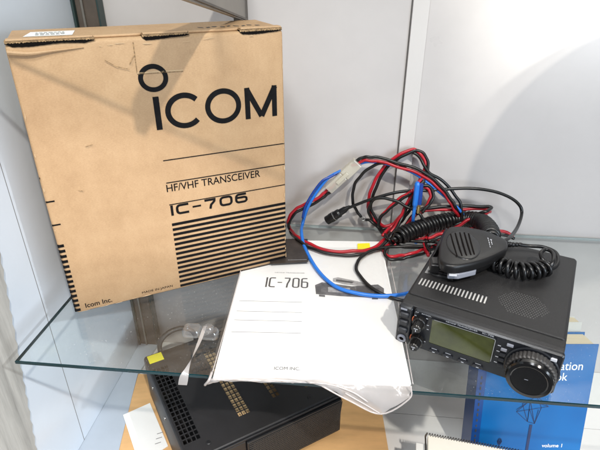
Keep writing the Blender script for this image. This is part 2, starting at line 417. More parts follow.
bm = bmesh.new(); sbox(bm, -0.06, 1.10, WALL_N, WALL_N+0.02, FLOOR-0.05, 0.62)
tag(link('wall', bm, 'wall_white'), 'white laminate back panel of the display case', kind='structure')
bm = bmesh.new(); sbox(bm, -0.06, -0.04, -0.30, WALL_N-0.002, FLOOR-0.05, 0.62)
tag(link('side_wall', bm, 'side_white'), 'pale glossy side panel of the display case', kind='structure')
bm = bmesh.new(); sbox(bm, -0.038, 1.10, 0.228, WALL_N-0.001, FLOOR-0.03, FLOOR); sbox(bm, -0.038, 1.10, -0.30, 0.2270, FLOOR-0.03, FLOOR)
sbox(bm, -0.038, 1.10, 0.2265, 0.2285, FLOOR-0.03, FLOOR-0.001)
bm.faces.ensure_lookup_table()
for f in bm.faces[12:]: f.material_index = 1
tag(link('floor', bm, ['floor_white', 'joint_dark']), 'white case floor with one dark joint line', kind='structure')
eA, eB = onz(132, 396, FLOOR+.006), onz(114, 470, FLOOR+.006)
bm = bmesh.new(); q = [shp(-0.0395, WALL_N-0.001, 0), shp(-0.0395, -0.05, 0), Vector((-0.2855, 0.36, 0)), Vector((-0.2855, 0.40, 0)), eB, eA, Vector((-0.3025, 0.68, 0)), shp(0.0, WALL_N-0.001, 0)]
prism(bm, [(v.x, v.y) for v in q], lambda a, b: Vector((a, b, FLOOR+0.0003)), lambda a, b: Vector((a, b, FLOOR+0.0056)))
tag(link('floor_strip', bm, 'strip_blue'), 'pale strip of floor between the side panel and the wooden board', kind='structure')

t = thing('wall_joint_strip', 'pale vertical cover strip over the joint in the white back wall', 'wall strip', shp(0.436, WALL_N, 0), SHA)
bm = bmesh.new(); box(bm, 0.002, 0.024, -0.0050, -0.0001, FLOOR+0.001, 0.60); link('strip', bm, 'strip_white', t, bevel=0.0005)
bm = bmesh.new(); box(bm, 0.0, 0.0016, -0.0005, -0.0001, FLOOR+0.001, 0.60); link('groove', bm, 'joint_dark', t)
t = thing('panel_joint', 'thin dark joint line running down the pale left side panel', 'panel joint', shp(-0.04, 0.118, 0), SHA)
bm = bmesh.new(); box(bm, 0.0001, 0.0004, 0, 0.0007, FLOOR+0.001, 0.60); link('groove', bm, 'joint_dark', t)

t = thing('corner_post', 'dark brown corner post with glassy edges at the left rear of the case', 'post', shp(-0.039, WALL_N-0.016, FLOOR), SHA)
bm = bmesh.new(); box(bm, 0.004, 0.036, 0, 0.015, 0.0005, 0.90); link('upright', bm, 'brown_post', t, bevel=0.0015)
bm = bmesh.new(); box(bm, 0.0, 0.0035, -0.004, 0.015, 0.0005, 0.90); link('glass_edge', bm, 'post_edge', t, bevel=0.0006)
bm = bmesh.new(); box(bm, 0.0365, 0.039, -0.002, 0.015, 0.0005, 0.90); link('glass_edge', bm, 'post_edge', t, bevel=0.0006)
bm = bmesh.new(); box(bm, 0.014, 0.017, -0.003, -0.0002, 0.0005, 0.90); link('trim_line', bm, 'steel_grey', t)

# rough wooden edge strip by the left side panel, with notched edge
P0, P1 = 0.0615, 0.0195
bm = bmesh.new(); pts = [(-0.12, 0.40), (0.10, 0.40)]
N = 70
edge = []
for i in range(N+1):
    z = 0.40 + (FLOOR+0.002-0.40)*i/N
    n = P0 + (P1-P0)*(0.061-z)/(0.061+0.18) + (0.0022 if i % 2 else -0.0004)
    edge.append((n, z))
outl = [(-0.16, 0.40)] + [(min(e[0], 0.12), e[1]) for e in edge] + [(-0.16, FLOOR+0.002)]
for d0, d1 in ((0.0003, 0.006),):
    prism(bm, outl, lambda n, z: shp(-0.04+d0, n, z), lambda n, z: shp(-0.04+d1, n, z))
tag(link('edge_board', bm, 'driftwood'), 'weathered grey wood board with a notched edge along the side panel', 'board')

# upright with slots, and the bracket that carries the upper shelf
t = thing('slotted_upright', 'dark steel slotted upright fixed to the back wall behind the carton', 'upright', shp(0.1919, WALL_N-0.013, FLOOR), SHA)
bm = bmesh.new(); box(bm, 0, 0.0185, 0, 0.0125, 0.0005, 0.90); link('channel', bm, 'steel_dark', t, bevel=0.001)
bm = bmesh.new()
for k in range(26): box(bm, 0.0075, 0.0105, -0.0003, 0.0002, 0.02+k*0.033, 0.038+k*0.033)
link('slots', bm, 'slot_dark', t)
t = thing('shelf_bracket', 'tapered grey steel bracket reaching forward from the upright above the carton', 'bracket', shp(0.2095, WALL_N-0.0135, 0.3207), SHA)
prof = [(0.0, 0.0), (-0.26, 0.0425), (-0.335, 0.058), (-0.34, 0.064), (-0.34, 0.0935), (0.0, 0.0935)]
bm = bmesh.new(); prism(bm, prof, lambda n, z: Vector((-0.005, n, z)), lambda n, z: Vector((0.0, n, z))); link('blade', bm, 'steel_grey', t, bevel=0.0008)
bm = bmesh.new(); prism(bm, [(0, 0.0005), (0.0005, 0.003), (-0.335, 0.0605), (-0.3352, 0.0583)], lambda n, z: Vector((-0.008, n, z)), lambda n, z: Vector((0.003, n, z))); link('lower_flange', bm, 'steel_dark', t)

def shelf(name, label, u0, u1, n0, n1, z, th):
    o = thing(name, label, 'glass shelf', shp(u0, n0, z-th), SHA, None)
    bm = bmesh.new(); W, D = u1-u0, n1-n0; c = 0.0008
    quad(bm, [(c, c, th), (W-c, c, th), (W-c, D-c, th), (c, D-c, th)]); quad(bm, [(c, c, 0), (c, D-c, 0), (W-c, D-c, 0), (W-c, c, 0)])
    me = link('pane', bm, 'pane_clear', o)
    bm = bmesh.new()
    lo = [(c, c, 0), (W-c, c, 0), (W-c, D-c, 0), (c, D-c, 0)]; l1 = [(0, 0, c), (W, 0, c), (W, D, c), (0, D, c)]
    l2 = [(0, 0, th-c), (W, 0, th-c), (W, D, th-c), (0, D, th-c)]; l3 = [(c, c, th), (W-c, c, th), (W-c, D-c, th), (c, D-c, th)]
    loft(bm, [lo, l1, l2, l3], cap0=False, cap1=False)
    for f in bm.faces:
        if f.calc_center_median().y > D-0.002: f.material_index = 1
    link('polished_edge', bm, ['glass_edge', 'glass_edge_pale'], o)
    return o
shelf('glass_shelf', 'clear glass shelf with a dark green edge, carrying the carton and the radio', 0.0, 1.05, 0.0, 0.3565, 0.0, 0.005)
shelf('glass_shelf', 'upper glass shelf resting on the tapered steel bracket', -0.03, 1.05, -0.002, 0.3565, 0.4201, 0.0055)

t = thing('round_blocker', 'added unseen frosted tray lying on the upper glass shelf', 'blocker', shp(0.80, 0.10, 0.4202), SHA)  # added out of view to cast a curved shadow on the wall
bm = bmesh.new(); lathe(bm, [(0.001, 0.0), (0.150, 0.0), (0.158, 0.004), (0.160, 0.012), (0.158, 0.012), (0.150, 0.003), (0.001, 0.003)], (0, 0, 0), (0, 0, 1), 64); link('blocker', bm, 'frosted', t, smooth=40)

# ------------------------------------------------------------------ cardboard carton
W, H, D = 0.2891, 0.3237, 0.090
t = thing('carton', 'tan cardboard carton with big black lettering and a block of stripes', 'cardboard box', BO, BXA)
rnd = random.Random(3)
bm = bmesh.new()
rings = []
for z, ins in ((0.0, 0.0015), (0.002, 0.0), (H*0.25, -0.0006), (H*0.5, -0.0012), (H*0.75, -0.0006), (H-0.004, 0.0), (H-0.0012, 0.0008), (H, 0.003)):
    rings.append([Vector((x, y, z)) for x, y in rrect(ins, W-ins, ins if z in (0.0, H) else max(0, ins), D-ins, 0.0032, 4)])
loft(bm, rings)
link('carton_body', bm, 'card', t, smooth=50)
fp = lambda a, b: Vector((a, -0.0004, b))      # on the front of the carton
def front(px, py):
    P = onplane(px, py, BO, BN) - BO; return P.dot(BU), P.z
# lid and its tucked-in edge
bm = bmesh.new(); box(bm, 0.002, W-0.002, 0.0075, D-0.002, H+0.0002, H+0.0030)
link('lid_flap', bm, 'card', t, bevel=0.0012)
for i, (x0, x1) in enumerate(((0.0005, 0.0815), (0.1285, 0.178), (0.236, 0.2875))):
    bm = bmesh.new(); up_, lo_ = [], []
    for k in range(41):
        x = x0 + (x1-x0)*k/40; e_ = min(1, k/3, (40-k)/5)
        up_.append(Vector((x, -0.0007, H+0.0002))); lo_.append(Vector((x, -0.0007, H-0.0004 - e_*(0.0022 + 0.0010*math.sin(x*90+i*2) + rnd.uniform(-.0002, .0002)))))
    loft(bm, [lo_, up_, [p + Vector((0, 0.009, 0)) for p in up_]], cap0=False, cap1=False, closed=False); link('slot', bm, 'slot_dark', t)  # black strip standing for the shadow in the gap
    bm = bmesh.new()
    n = int((x1-x0)/0.0028)
    pts = []
    top, bot = [], []
    for k in range(n*4+1):
        x = x0 + (x1-x0)*k/(n*4)
        jag = rnd.uniform(-0.0004, 0.0004) + 0.0006*math.sin(x*37+i)
        bot.append(Vector((x, -0.0009 + rnd.uniform(-.0002, .0002), H+0.0002 + 0.0002*math.cos(k*math.pi/2) + jag*0.8)))
        top.append(Vector((x, -0.0010, H+0.0026 + jag)))
    back = [p + Vector((0, 0.012, 0.0004)) for p in top]
    loft(bm, [bot, top, back], cap0=False, cap1=False, closed=False)
    link('tuck_tab', bm, 'card_edge', t)
    bm = bmesh.new(); box(bm, x0+0.001, x1-0.001, -0.0016, 0.010, H+0.0022, H+0.0042); link('tab_liner', bm, 'card', t, bevel=0.0008)
# worn pale lip under the left slot
bm = bmesh.new(); P = catmull([(0.001, -0.0012, H-0.0075), (0.02, -0.0022, H-0.0095), (0.04, -0.0012, H-0.0085), (0.07, -0.0006, H-0.0068)], 6)
tube(bm, [Vector(p) for p in P], lambda s: 0.0022*(1-s)+0.0006, 8); link('bent_lip', bm, 'card', t, smooth=True)
# die-cut tab outline below the middle slot
bm = bmesh.new()
a, b, c2 = front(133, 42), front(137, 73), front(183, 70)
ribbon(bm, [a, b], 0.0009, fp); ribbon(bm, [b, (c2[0], c2[1])], 0.0012, fp, mi=1); ribbon(bm, [(b[0], b[1]-0.0012), (c2[0], c2[1]-0.0012)], 0.0008, fp)
link('die_cut_line', bm, ['card_edge', 'card_cut'], t)
# scuffed edges and small dents
bm = bmesh.new()
for k in range(46):
    q = rnd.random()
    if q < 0.35: cx_, cz_, wx, wz = W-rnd.uniform(0.0008, 0.0022), rnd.uniform(0.01, H-0.02), rnd.uniform(0.0005, 0.0014), rnd.uniform(0.002, 0.011)
    elif q < 0.6: cx_, cz_, wx, wz = rnd.uniform(0.0006, 0.002), rnd.uniform(0.11, H-0.02), rnd.uniform(0.0004, 0.0012), rnd.uniform(0.002, 0.012)
    elif q < 0.8: cx_, cz_, wx, wz = rnd.uniform(0.02, W-0.02), H-rnd.uniform(0.0045, 0.0075), rnd.uniform(0.004, 0.016), rnd.uniform(0.0005, 0.0012)
    else: cx_, cz_, wx, wz = rnd.uniform(0.01, W-0.01), rnd.uniform(0.0012, 0.003), rnd.uniform(0.004, 0.016), rnd.uniform(0.0004, 0.0010)
    n_ = 9; bm.faces.new([bm.verts.new((cx_ + wx*0.5*math.cos(6.283*j/n_)*rnd.uniform(0.6, 1.1), -0.00095, cz_ + wz*0.5*math.sin(6.283*j/n_)*rnd.uniform(0.6, 1.1))) for j in range(n_)])
link('scuffs', bm, 'card_cut', t)
bm = bmesh.new()
for pts in (((0.088, 0.303), (0.098, 0.296), (0.111, 0.292)), ((0.118, 0.306), (0.112, 0.297)), ((0.035, 0.165), (0.040, 0.163)), ((0.052, 0.214), (0.060, 0.2155))):
    ribbon(bm, pts, 0.0007, lambda a, b: Vector((a, -0.0016, b)))
link('creases', bm, 'card_edge', t)
# shipping label on the lid
bm = bmesh.new(); lz = H+0.0033
quad(bm, [(0.016, 0.022, lz), (0.062, 0.019, lz), (0.066, 0.058, lz), (0.022, 0.060, lz)]); link('paper_label', bm, 'paper', t)
bm = bmesh.new()
for k in range(3):
    yy = 0.030 + k*0.009
    x = 0.027
    while x < 0.055:
        dx = rnd.uniform(0.002, 0.005); ribbon(bm, [(x, yy), (x+dx, yy)], 0.0025, lambda a, b: Vector((a, b, lz+0.0003))); x += dx+0.0012
link('label_print', bm, 'ink_grey', t)
bm = bmesh.new()
for k in range(9): ribbon(bm, [(0.196+k*0.0085, 0.028), (0.201+k*0.0085, 0.028)], 0.006, lambda a, b: Vector((a, b+0.004*math.sin(a*300), H+0.0033)))
link('lid_print', bm, 'ink_soft', t)
# the big logo
bm = bmesh.new(); zt, zb = 0.2605, 0.2225; hc = (zt+zb)/2
ribbon(bm, arc(0.1345, 0.2808, 0.0135, 0.0125, 0, 360, 40)[:-1], 0.0052, fp, closed=True)
ribbon(bm, [(0.1340, zb), (0.1340, zt)], 0.0066, fp)
ribbon(bm, arc(0.1648, hc, 0.0192, 0.0176, 42, 318, 30), 0.0062, fp)
ribbon(bm, arc(0.2110, hc+0.0003, 0.0190, 0.0178, 0, 360, 44)[:-1], 0.0062, fp, closed=True)
for q in (([(0.2412, zb), (0.2412, zt)]), ([(0.2762, zb), (0.2762, zt)])): ribbon(bm, q, 0.0064, fp)
fp2 = lambda a, b: Vector((a, -0.00055, b))
ribbon(bm, [(0.2405, zt-0.001), (0.2588, zb+0.0022)], 0.0064, fp2); ribbon(bm, [(0.2588, zb+0.0022), (0.2770, zt-0.001)], 0.0068, lambda a, b: Vector((a, -0.0007, b)))
link('logo', bm, 'ink', t)
# model lettering and small print
bm = bmesh.new()
wide_glyphs(bm, 'IC-706', fp, 0.1337, 0.1112, 0.0142, 0.0176, 0.0034, 0.0031)
link('model_lettering', bm, 'ink', t); bm = bmesh.new()
text(bm, 'HF/VHF TRANSCEIVER', fp, 0.1322, 0.1440, 0.1215, 0.0098, bold=0.006)
link('title_lettering', bm, 'ink', t); bm = bmesh.new()
text(bm, 'Icom Inc.', fp, 0.0126, 0.0050, 0.032, 0.0070, bold=0.012)
link('maker_lettering', bm, 'ink', t); bm = bmesh.new()
text(bm, 'MADE IN JAPAN', fp, 0.0825, 0.0052, 0.040, 0.0042, bold=0.0)
link('origin_lettering', bm, 'ink', t)
# rules and stripes that run round the carton
bm = bmesh.new()
for z, th in ((0.1848, 0.0011), (0.1560, 0.0011), (0.1265, 0.0011)):
    box(bm, 0.1328, W-0.0005, -0.00045, 0.0, z-th/2, z+th/2); box(bm, -0.0005, 0.0085 if z < 0.17 else 0.0, -0.00046, 0.02, z-0.0008, z+0.0008)
link('ruled_lines', bm, 'ink', t)
bm = bmesh.new(); pit = 0.00722
for k in range(14):
    z1 = 0.1003 - k*pit; z0 = max(0.0006, z1-0.0036)
    box(bm, 0.1328, W-0.0004, -0.00045, 0.0, z0, z1); box(bm, -0.0006, 0.0062, -0.00046, 0.03, z0, z1)
link('stripes', bm, 'ink', t)

# ------------------------------------------------------------------ instruction booklet in a clear bag
mA, mB, mC, mD = onz(213, 378.5, .004), onz(411, 384.5, .004), onz(381, 241, .004), onz(251, 241, .004)
MA = math.atan2((mB-mA).y, (mB-mA).x); mw = (mB-mA).length; mh = ((mD-mA).length + (mC-mB).length)/2
t = thing('instruction_booklet', 'white instruction booklet with a printed radio picture, lying in front of the carton', 'booklet', (mA.x, mA.y, 0.0012), MA)
bm = bmesh.new(); nx, ny = 16, 20
def mz(a, b): return 0.0036 + 0.0010*math.sin(3.1*a)*(1-b) + 0.0007*math.sin(5*b+2*a)
rows = []
skx = ((mD-mA).dot((mB-mA).normalized()))
u_, v_ = frame(MA)
top_ = []
for j in range(ny+1):
    top_.append([Vector((mw*i/nx, mh*j/ny, mz(i/nx, j/ny))) for i in range(nx+1)])
vv = [[bm.verts.new(p) for p in r] for r in top_]
for j in range(ny):
    for i in range(nx): bm.faces.new((vv[j][i], vv[j][i+1], vv[j+1][i+1], vv[j+1][i]))
loop = [vv[0][i] for i in range(nx+1)] + [vv[j][nx] for j in range(1, ny+1)] + [vv[ny][i] for i in range(nx-1, -1, -1)] + [vv[j][0] for j in range(ny-1, 0, -1)]
bl = [bm.verts.new((v.co.x, v.co.y, 0.0)) for v in loop]
for i in range(len(loop)):
    j = (i+1) % len(loop); bm.faces.new((loop[i], bl[i], bl[j], loop[j]))
bm.faces.new(bl[::-1])
link('pages', bm, 'paper', t, smooth=40)
Mu = (mB-mA).normalized(); Mv = Vector((-Mu.y, Mu.x, 0))
def mloc(px, py):
    P = onz(px, py, 0.0052) - Vector((mA.x, mA.y, 0)); return P.dot(Mu), P.dot(Mv)
mp = lambda a, b: Vector((a, b, mz(a/mw, b/mh) + 0.0003))
bm = bmesh.new()
a = mloc(265, 287); b = mloc(306, 287); c_ = mloc(285, 277.5)
gw = (b[0]-a[0]); cw = gw/6.2
wide_glyphs(bm, 'IC-706', mp, a[0], a[1], (c_[1]-a[1]), cw*1.12, cw*0.22, cw*0.25, mi=0)
for y, x1 in ((302.5, 302), (313, 302), (322, 302), (334, 301)):
    p = mloc(240-(y-300)*0.25, y-2.5); q = mloc(x1, y)
    ribbon(bm, [(p[0], q[1]), (q[0], q[1])], 0.0007, mp, mi=1)
p = mloc(268, 272.5); text(bm, 'HF/VHF TRANSCEIVER', mp, p[0]+0.01, p[1], 0.042, 0.0022, mi=1)
p = mloc(274, 370.5); text(bm, 'ICOM INC.', mp, p[0], p[1], 0.028, 0.0046, bold=0.0, mi=0)
link('lettering', bm, ['ink_soft', 'ink_grey', 'photo_pale'], t)
# the printed picture of the radio and its microphone
bm = bmesh.new()
def mpoly(px, mi, dz=0.0):
    pts = [mloc(*q) for q in px]
    f = bm.faces.new([bm.verts.new(mp(*q) + Vector((0, 0, dz))) for q in pts]); f.material_index = mi
mpoly([(315, 285), (322, 282), (352, 286), (378, 284), (384, 288), (384, 297), (364, 297), (340, 296), (316, 294)], 0)
mpoly([(333, 278), (338, 277), (358, 281), (368, 284), (362, 286), (344, 284), (333, 281)], 1)
mpoly([(336, 279), (354, 281.5), (352, 283), (336, 281)], 2, 0.0002)
mpoly([(356, 286), (372, 286), (373, 295), (357, 295)], 2, 0.0002)
mpoly([(328, 287), (350, 288), (350, 293), (328, 292)], 1, 0.0002)
mpoly([(316, 286.5), (321, 286), (321, 293), (316.5, 292)], 2, 0.0002)
mpoly([(319, 294.5), (325, 295), (325, 297), (319, 296.5)], 0); mpoly([(372, 297), (378, 297), (378, 299), (372, 299)], 0)
link('cover_picture', bm, ['photo_grey', 'photo_pale', 'ink_soft'], t)
bm = bmesh.new(); q = [mloc(*p) for p in ((357.5, 250.5), (370.5, 250), (369.5, 244), (357.5, 244.5))]
bm.faces.new([bm.verts.new((a, b, 0.0058)) for a, b in q]); tag(link('sticker', bm, 'yellow', t), 'blank yellow sticker at the top edge')

# the clear bag, its tail hanging over the shelf edge
t = thing('plastic_bag', 'crinkled clear plastic bag around the white booklet, its end hanging over the shelf', 'plastic bag', (mA.x, mA.y, 0), 0)
bm = bmesh.new(); rb = random.Random(5)
nx, ny = 22, 26; rows = []
for j in range(ny+1):
    row = []
    for i in range(nx+1):
        a, b = i/nx, j/ny
        x = -0.006 + (mw+0.010)*a; y = -0.002 + (mh*0.93)*b
        z = 0.0068 + 0.0008*rb.random() + 0.0022*max(0, math.sin(7*a+3*b))*(1-b)**2
        if a in (0, 1): z = 0.0012
        row.append(bm.verts.new(mA*1.0 + Mu*x + Mv*y + Vector((0, 0, z-0.004))))
    rows.append(row)
for j in range(ny):
    for i in range(nx): bm.faces.new((rows[j][i], rows[j][i+1], rows[j+1][i+1], rows[j+1][i]))
link('film', bm, 'bag_clear', t, world=True, smooth='all')
bm = bmesh.new()                                        # crumpled fold along the front
FR = SO - SN*0.006
def infront(px, py, off=0.006): return onplane(px, py, SO - SN*off, SN)
upper = [onz(210, 378, .004), onz(230, 377, .007), onz(262, 378, .007), onz(300, 379, .0075), onz(330, 381, .007), onz(360, 383, .006), onz(390, 385, .006), onz(411, 385, .005)]
lower = [infront(206, 384), infront(225, 381.5), infront(262, 382), infront(300, 382.5), infront(322, 386), infront(348, 399, .008), infront(378, 413, .012), infront(409, 398, .010)]
U2, L2 = catmull(upper, 5), catmull(lower, 5); rows = []
for k in range(7):
    f = k/6
    rows.append([bm.verts.new(a.lerp(b, f) + Vector((rb.uniform(-.0008, .0008), -0.003*math.sin(math.pi*f) + rb.uniform(-.0012, .0012), 0.002*math.sin(math.pi*f)+rb.uniform(-.0008, .0008)))) for a, b in zip(U2, L2)])
for r0, r1 in zip(rows, rows[1:]):
    for i in range(len(r0)-1): bm.faces.new((r0[i], r0[i+1], r1[i+1], r1[i]))
link('hanging_end', bm, 'bag_fold', t, world=True, smooth='all')
bm = bmesh.new()                                        # gathered seams
for pts, r in (([infront(207, 384), infront(225, 379.5), infront(262, 380.5), infront(320, 383), infront(350, 391, .009), infront(368, 402, .011)], 0.0009),
               ([infront(322, 386), infront(350, 401, .009), infront(381, 414, .013), infront(409, 399, .011), infront(411, 386)], 0.0009),
               ([infront(381, 414, .013), infront(366, 405, .012), infront(345, 393, .01)], 0.0007),
               ([onz(212, 372, .006), onz(209, 380, .005), infront(205, 385)], 0.0014),
               ([onz(243, 262, .006), onz(228, 318, .006), onz(212, 374, .006)], 0.0006),
               ([onz(390, 262, .006), onz(402, 322, .006), onz(413, 384, .006)], 0.0006)):
    tube(bm, catmull(pts, 6), r, 6)
link('seam_or_glint', bm, 'bag_fold', t, world=True, smooth='all')

# dark card tucked between carton and booklet
bm = bmesh.new(); q = [onz(*p, 0.0095) for p in ((270, 239), (307.5, 239), (308, 262), (270, 264))]
for z0 in (0.0088,): prism(bm, [(v.x, v.y) for v in q], lambda a, b: Vector((a, b, 0.0092)), lambda a, b: Vector((a, b, 0.0098)))
bw = onz(308, 260.5, .0098)
t = tag(link('photo_card', bm, 'dark_card'), 'small dark brown card tucked between the carton corner and the booklet', 'card')
bm = bmesh.new(); p = onz(288, 260, .0101); q = onz(307, 259.6, .0101)
for k in range(14):
    a = p.lerp(q, k/14); b = p.lerp(q, (k+0.6)/14); ribbon(bm, [(a.x, a.y), (b.x, b.y)], 0.0022, lambda x, y: Vector((x, y, 0.0101)))
link('card_print', bm, 'ink_grey', t)

# ------------------------------------------------------------------ the radio
RW, RD, RH = 0.167, 0.200, 0.058
def rf(px, py, y=0.0):
    P = onplane(px, py, RO + RN*y, RN) - RO; return P.dot(RU), P.z
def rt(px, py, z=RH):
    P = onz(px, py, z) - RO; return P.dot(RU), P.dot(RN)
rad = thing('radio_transceiver', 'black mobile radio with green display and big tuning knob on the glass shelf', 'radio', RO, RDA)
y0c = 0.0216; ins = 0.0035
holes = []
for k in range(19): x = 0.0062 + k*0.00415; holes.append((x, x+0.0019, 0.0435, 0.0592))
hx, hy = 0.120, 0.0625; cnt = 0
for j in range(-7, 8):
    for i in range(-9, 10):
        x = i*0.0029 + (0.00145 if j % 2 else 0); y = j*0.0029
        if abs(y) <= 0.0205 and abs(x) <= 0.0275 - abs(y)*0.62: holes.append((hx+x-0.00062, hx+x+0.00062, hy+y-0.00062, hy+y+0.00062))
bm = bmesh.new()
lev = [(0.004, 0.002, 0.004), (0.006, 0.0, 0.005), (RH-0.0045, 0.0, 0.005), (RH-0.0018, 0.0007, 0.0048), (RH-0.0004, 0.0022, 0.003), (RH, ins, 0.0012)]
rings = []
for z, i_, r in lev:
    rings.append([Vector((x, y, z)) for x, y in rrect(i_, RW-i_, y0c + i_*0.35, RD-i_, r, 5)])
loft(bm, rings, cap1=False)
gridplate(bm, ins, RW-ins, y0c+ins*0.35, RD-ins, holes, lambda x, y: Vector((x, y, RH)))
link('cover', bm, 'radio_black', rad, smooth=35)
bm = bmesh.new(); box(bm, 0.004, 0.092, 0.040, 0.0625, RH-0.0022, RH-0.0014); link('vent_plate', bm, 'bright_metal', rad)
bm = bmesh.new(); box(bm, 0.092, 0.150, 0.038, 0.090, RH-0.0012, RH-0.0009); link('speaker_screen', bm, 'bright_metal', rad)
# moulded front frame
bm = bmesh.new()
prism(bm, [(0.0211, RH-0.0012), (0.0211, 0.004), (0.005, 0.003), (0.005, 0.0540), (0.0095, 0.0562), (0.0195, RH-0.0005)], lambda y, z: Vector((0.0004, y, z)), lambda y, z: Vector((RW-0.0004, y, z)))
link('front_frame', bm, 'radio_black', rad, bevel=0.0012)
# front panel: narrow key column on the left and the main panel
def panel(name, x0, x1, r, mat, yb=0.0052, yf=0.0, z0=0.002, z1=0.0545):
    bm = bmesh.new()
    o0 = rrect(x0, x1, z0, z1, r, 4); o1 = rrect(x0+0.0012, x1-0.0012, z0+0.0012, z1-0.0016, r*0.8, 4)
    loft(bm, [[Vector((a, yb, b)) for a, b in o0], [Vector((a, yf+0.0016, b)) for a, b in o0], [Vector((a, yf, b)) for a, b in o1]])
    return link(name, bm, mat, rad, smooth=30)
key_col = panel('key_column', -0.0012, 0.0150, 0.0025, 'panel_black', yf=-0.0012)
main_p = panel('front_panel', 0.0158, RW+0.0008, 0.0035, 'panel_black')
bm = bmesh.new(); rp_ = lambda a, b: Vector((a, -0.0003, b))
text(bm, 'HF/VHF TRANSCEIVER', rp_, 0.052, 0.0506, 0.033, 0.0019, mi=0)
text(bm, 'IC-706', rp_, 0.090, 0.0504, 0.0115, 0.0022, mi=0)
text(bm, 'AF   RF/SQL', rp_, 0.018, 0.0506, 0.018, 0.0017, mi=0)
for x, z in ((0.0305, 0.047), (0.0325, 0.0385), (0.033, 0.033), (0.0175, 0.0465), (0.0315, 0.0150)): ribbon(bm, [(x, z), (x+0.0022, z)], 0.0009, rp_)
for k in range(4): ribbon(bm, [(0.107, 0.0425-k*0.0075), (0.110, 0.0425-k*0.0075)], 0.0009, rp_)
link('lettering', bm, 'mark_grey', main_p)
bm = bmesh.new()
ribbon(bm, [(0.0018, 0.0533-0.0026), (0.0085, 0.0533-0.0026)], 0.0012, lambda a, b: Vector((a, -0.0015, b)))
link('lettering', bm, 'mark_grey', key_col)
# keys of the left column
for z, ht in ((0.0445, 0.0062), (0.0335, 0.0066), (0.0228, 0.0066)):
    bm = bmesh.new(); o0 = rrect(0.0014, 0.0122, z-ht/2, z+ht/2, 0.0016, 4); o1 = rrect(0.0026, 0.0110, z-ht/2+0.0012, z+ht/2-0.0012, 0.001, 4)
    loft(bm, [[Vector((a, -0.001, b)) for a, b in o0], [Vector((a, -0.0030, b)) for a, b in o0], [Vector((a, -0.0042, b)) for a, b in o1]])
    link('key', bm, 'button_black', rad, smooth=40)
bm = bmesh.new(); box(bm, 0.0016, 0.0090, -0.0022, -0.001, 0.0500, 0.0522); link('power_key', bm, 'button_grey', rad, bevel=0.0004)
bm = bmesh.new(); lathe(bm, [(0.0052, 0), (0.0052, 0.0016), (0.0042, 0.0024), (0.0030, 0.0024), (0.0026, 0.0006)], (0.0066, -0.001, 0.0100), (0, -1, 0), 24); link('jack_ring', bm, 'button_grey', rad, smooth=True)
bm = bmesh.new(); lathe(bm, [(0.0026, 0), (0.0026, 0.0009)], (0.0066, -0.001, 0.0100), (0, -1, 0), 20); link('jack_hole', bm, 'slot_dark', rad)
# display
dz0, dz1, dx0, dx1 = 0.0162, 0.0488, 0.0375, 0.1032
bm = bmesh.new(); o0 = rrect(dx0-0.0016, dx1+0.0016, dz0-0.0016, dz1+0.0014, 0.002, 4); o1 = rrect(dx0, dx1, dz0, dz1, 0.0012, 4)
loft(bm, [[Vector((a, -0.0001, b)) for a, b in o0], [Vector((a, -0.0010, b)) for a, b in o0], [Vector((a, -0.0010, b)) for a, b in o1], [Vector((a, -0.0003, b)) for a, b in o1]], cap0=False, cap1=False)
link('display_bezel', bm, 'panel_black', rad)
bm = bmesh.new(); bm.faces.new([bm.verts.new(Vector((a, -0.0005, b))) for a, b in o1]); link('display', bm, 'lcd', rad)
bm = bmesh.new(); ribbon(bm, [(dx0+0.002, dz1+0.0004), (dx1-0.0006, dz1+0.0004), (dx1+0.0006, dz1-0.001), (dx1+0.0006, dz0+0.003)], 0.0006, lambda a, b: Vector((a, -0.00125, b))); link('display_line', bm, 'lcd_frame', rad)
# keys below and beside the display
for x in (0.0445, 0.0600, 0.0765, 0.0925):
    bm = bmesh.new(); o0 = rrect(x-0.0055, x+0.0055, 0.0042, 0.0082, 0.0015, 4)
    loft(bm, [[Vector((a, 0.0, b)) for a, b in o0], [Vector((a, -0.0018, b)) for a, b in o0]])
    kb = link('key', bm, 'button_black', rad, bevel=0.0006)
    bm = bmesh.new(); ribbon(bm, [(x-0.003, 0.0093), (x+0.003, 0.0093)], 0.0007, lambda a, b: Vector((a, -0.0003, b))); ribbon(bm, [(x-0.0014, 0.0060), (x+0.0014, 0.0060)], 0.0010, lambda a, b: Vector((a, -0.0021, b))); link('key_mark', bm, 'mark_grey', kb)
for k, z in enumerate((0.0395, 0.0325, 0.0255, 0.0185)):
    bm = bmesh.new(); box(bm, 0.1105, 0.1165, -0.0020, 0.0, z-0.0017, z+0.0017); link('key', bm, 'button_grey' if k == 0 else 'button_black', rad, bevel=0.0006)
bm = bmesh.new(); box(bm, 0.1150, 0.1215, -0.0022, 0.0, 0.0460, 0.0492); link('key', bm, 'button_grey', rad, bevel=0.0006)
bm = bmesh.new(); box(bm, 0.1560, 0.1620, -0.0024, 0.0, 0.0455, 0.0490); tag(link('key', bm, 'button_pale', rad, bevel=0.0006), 'pale key at the upper corner beside the tuning knob')
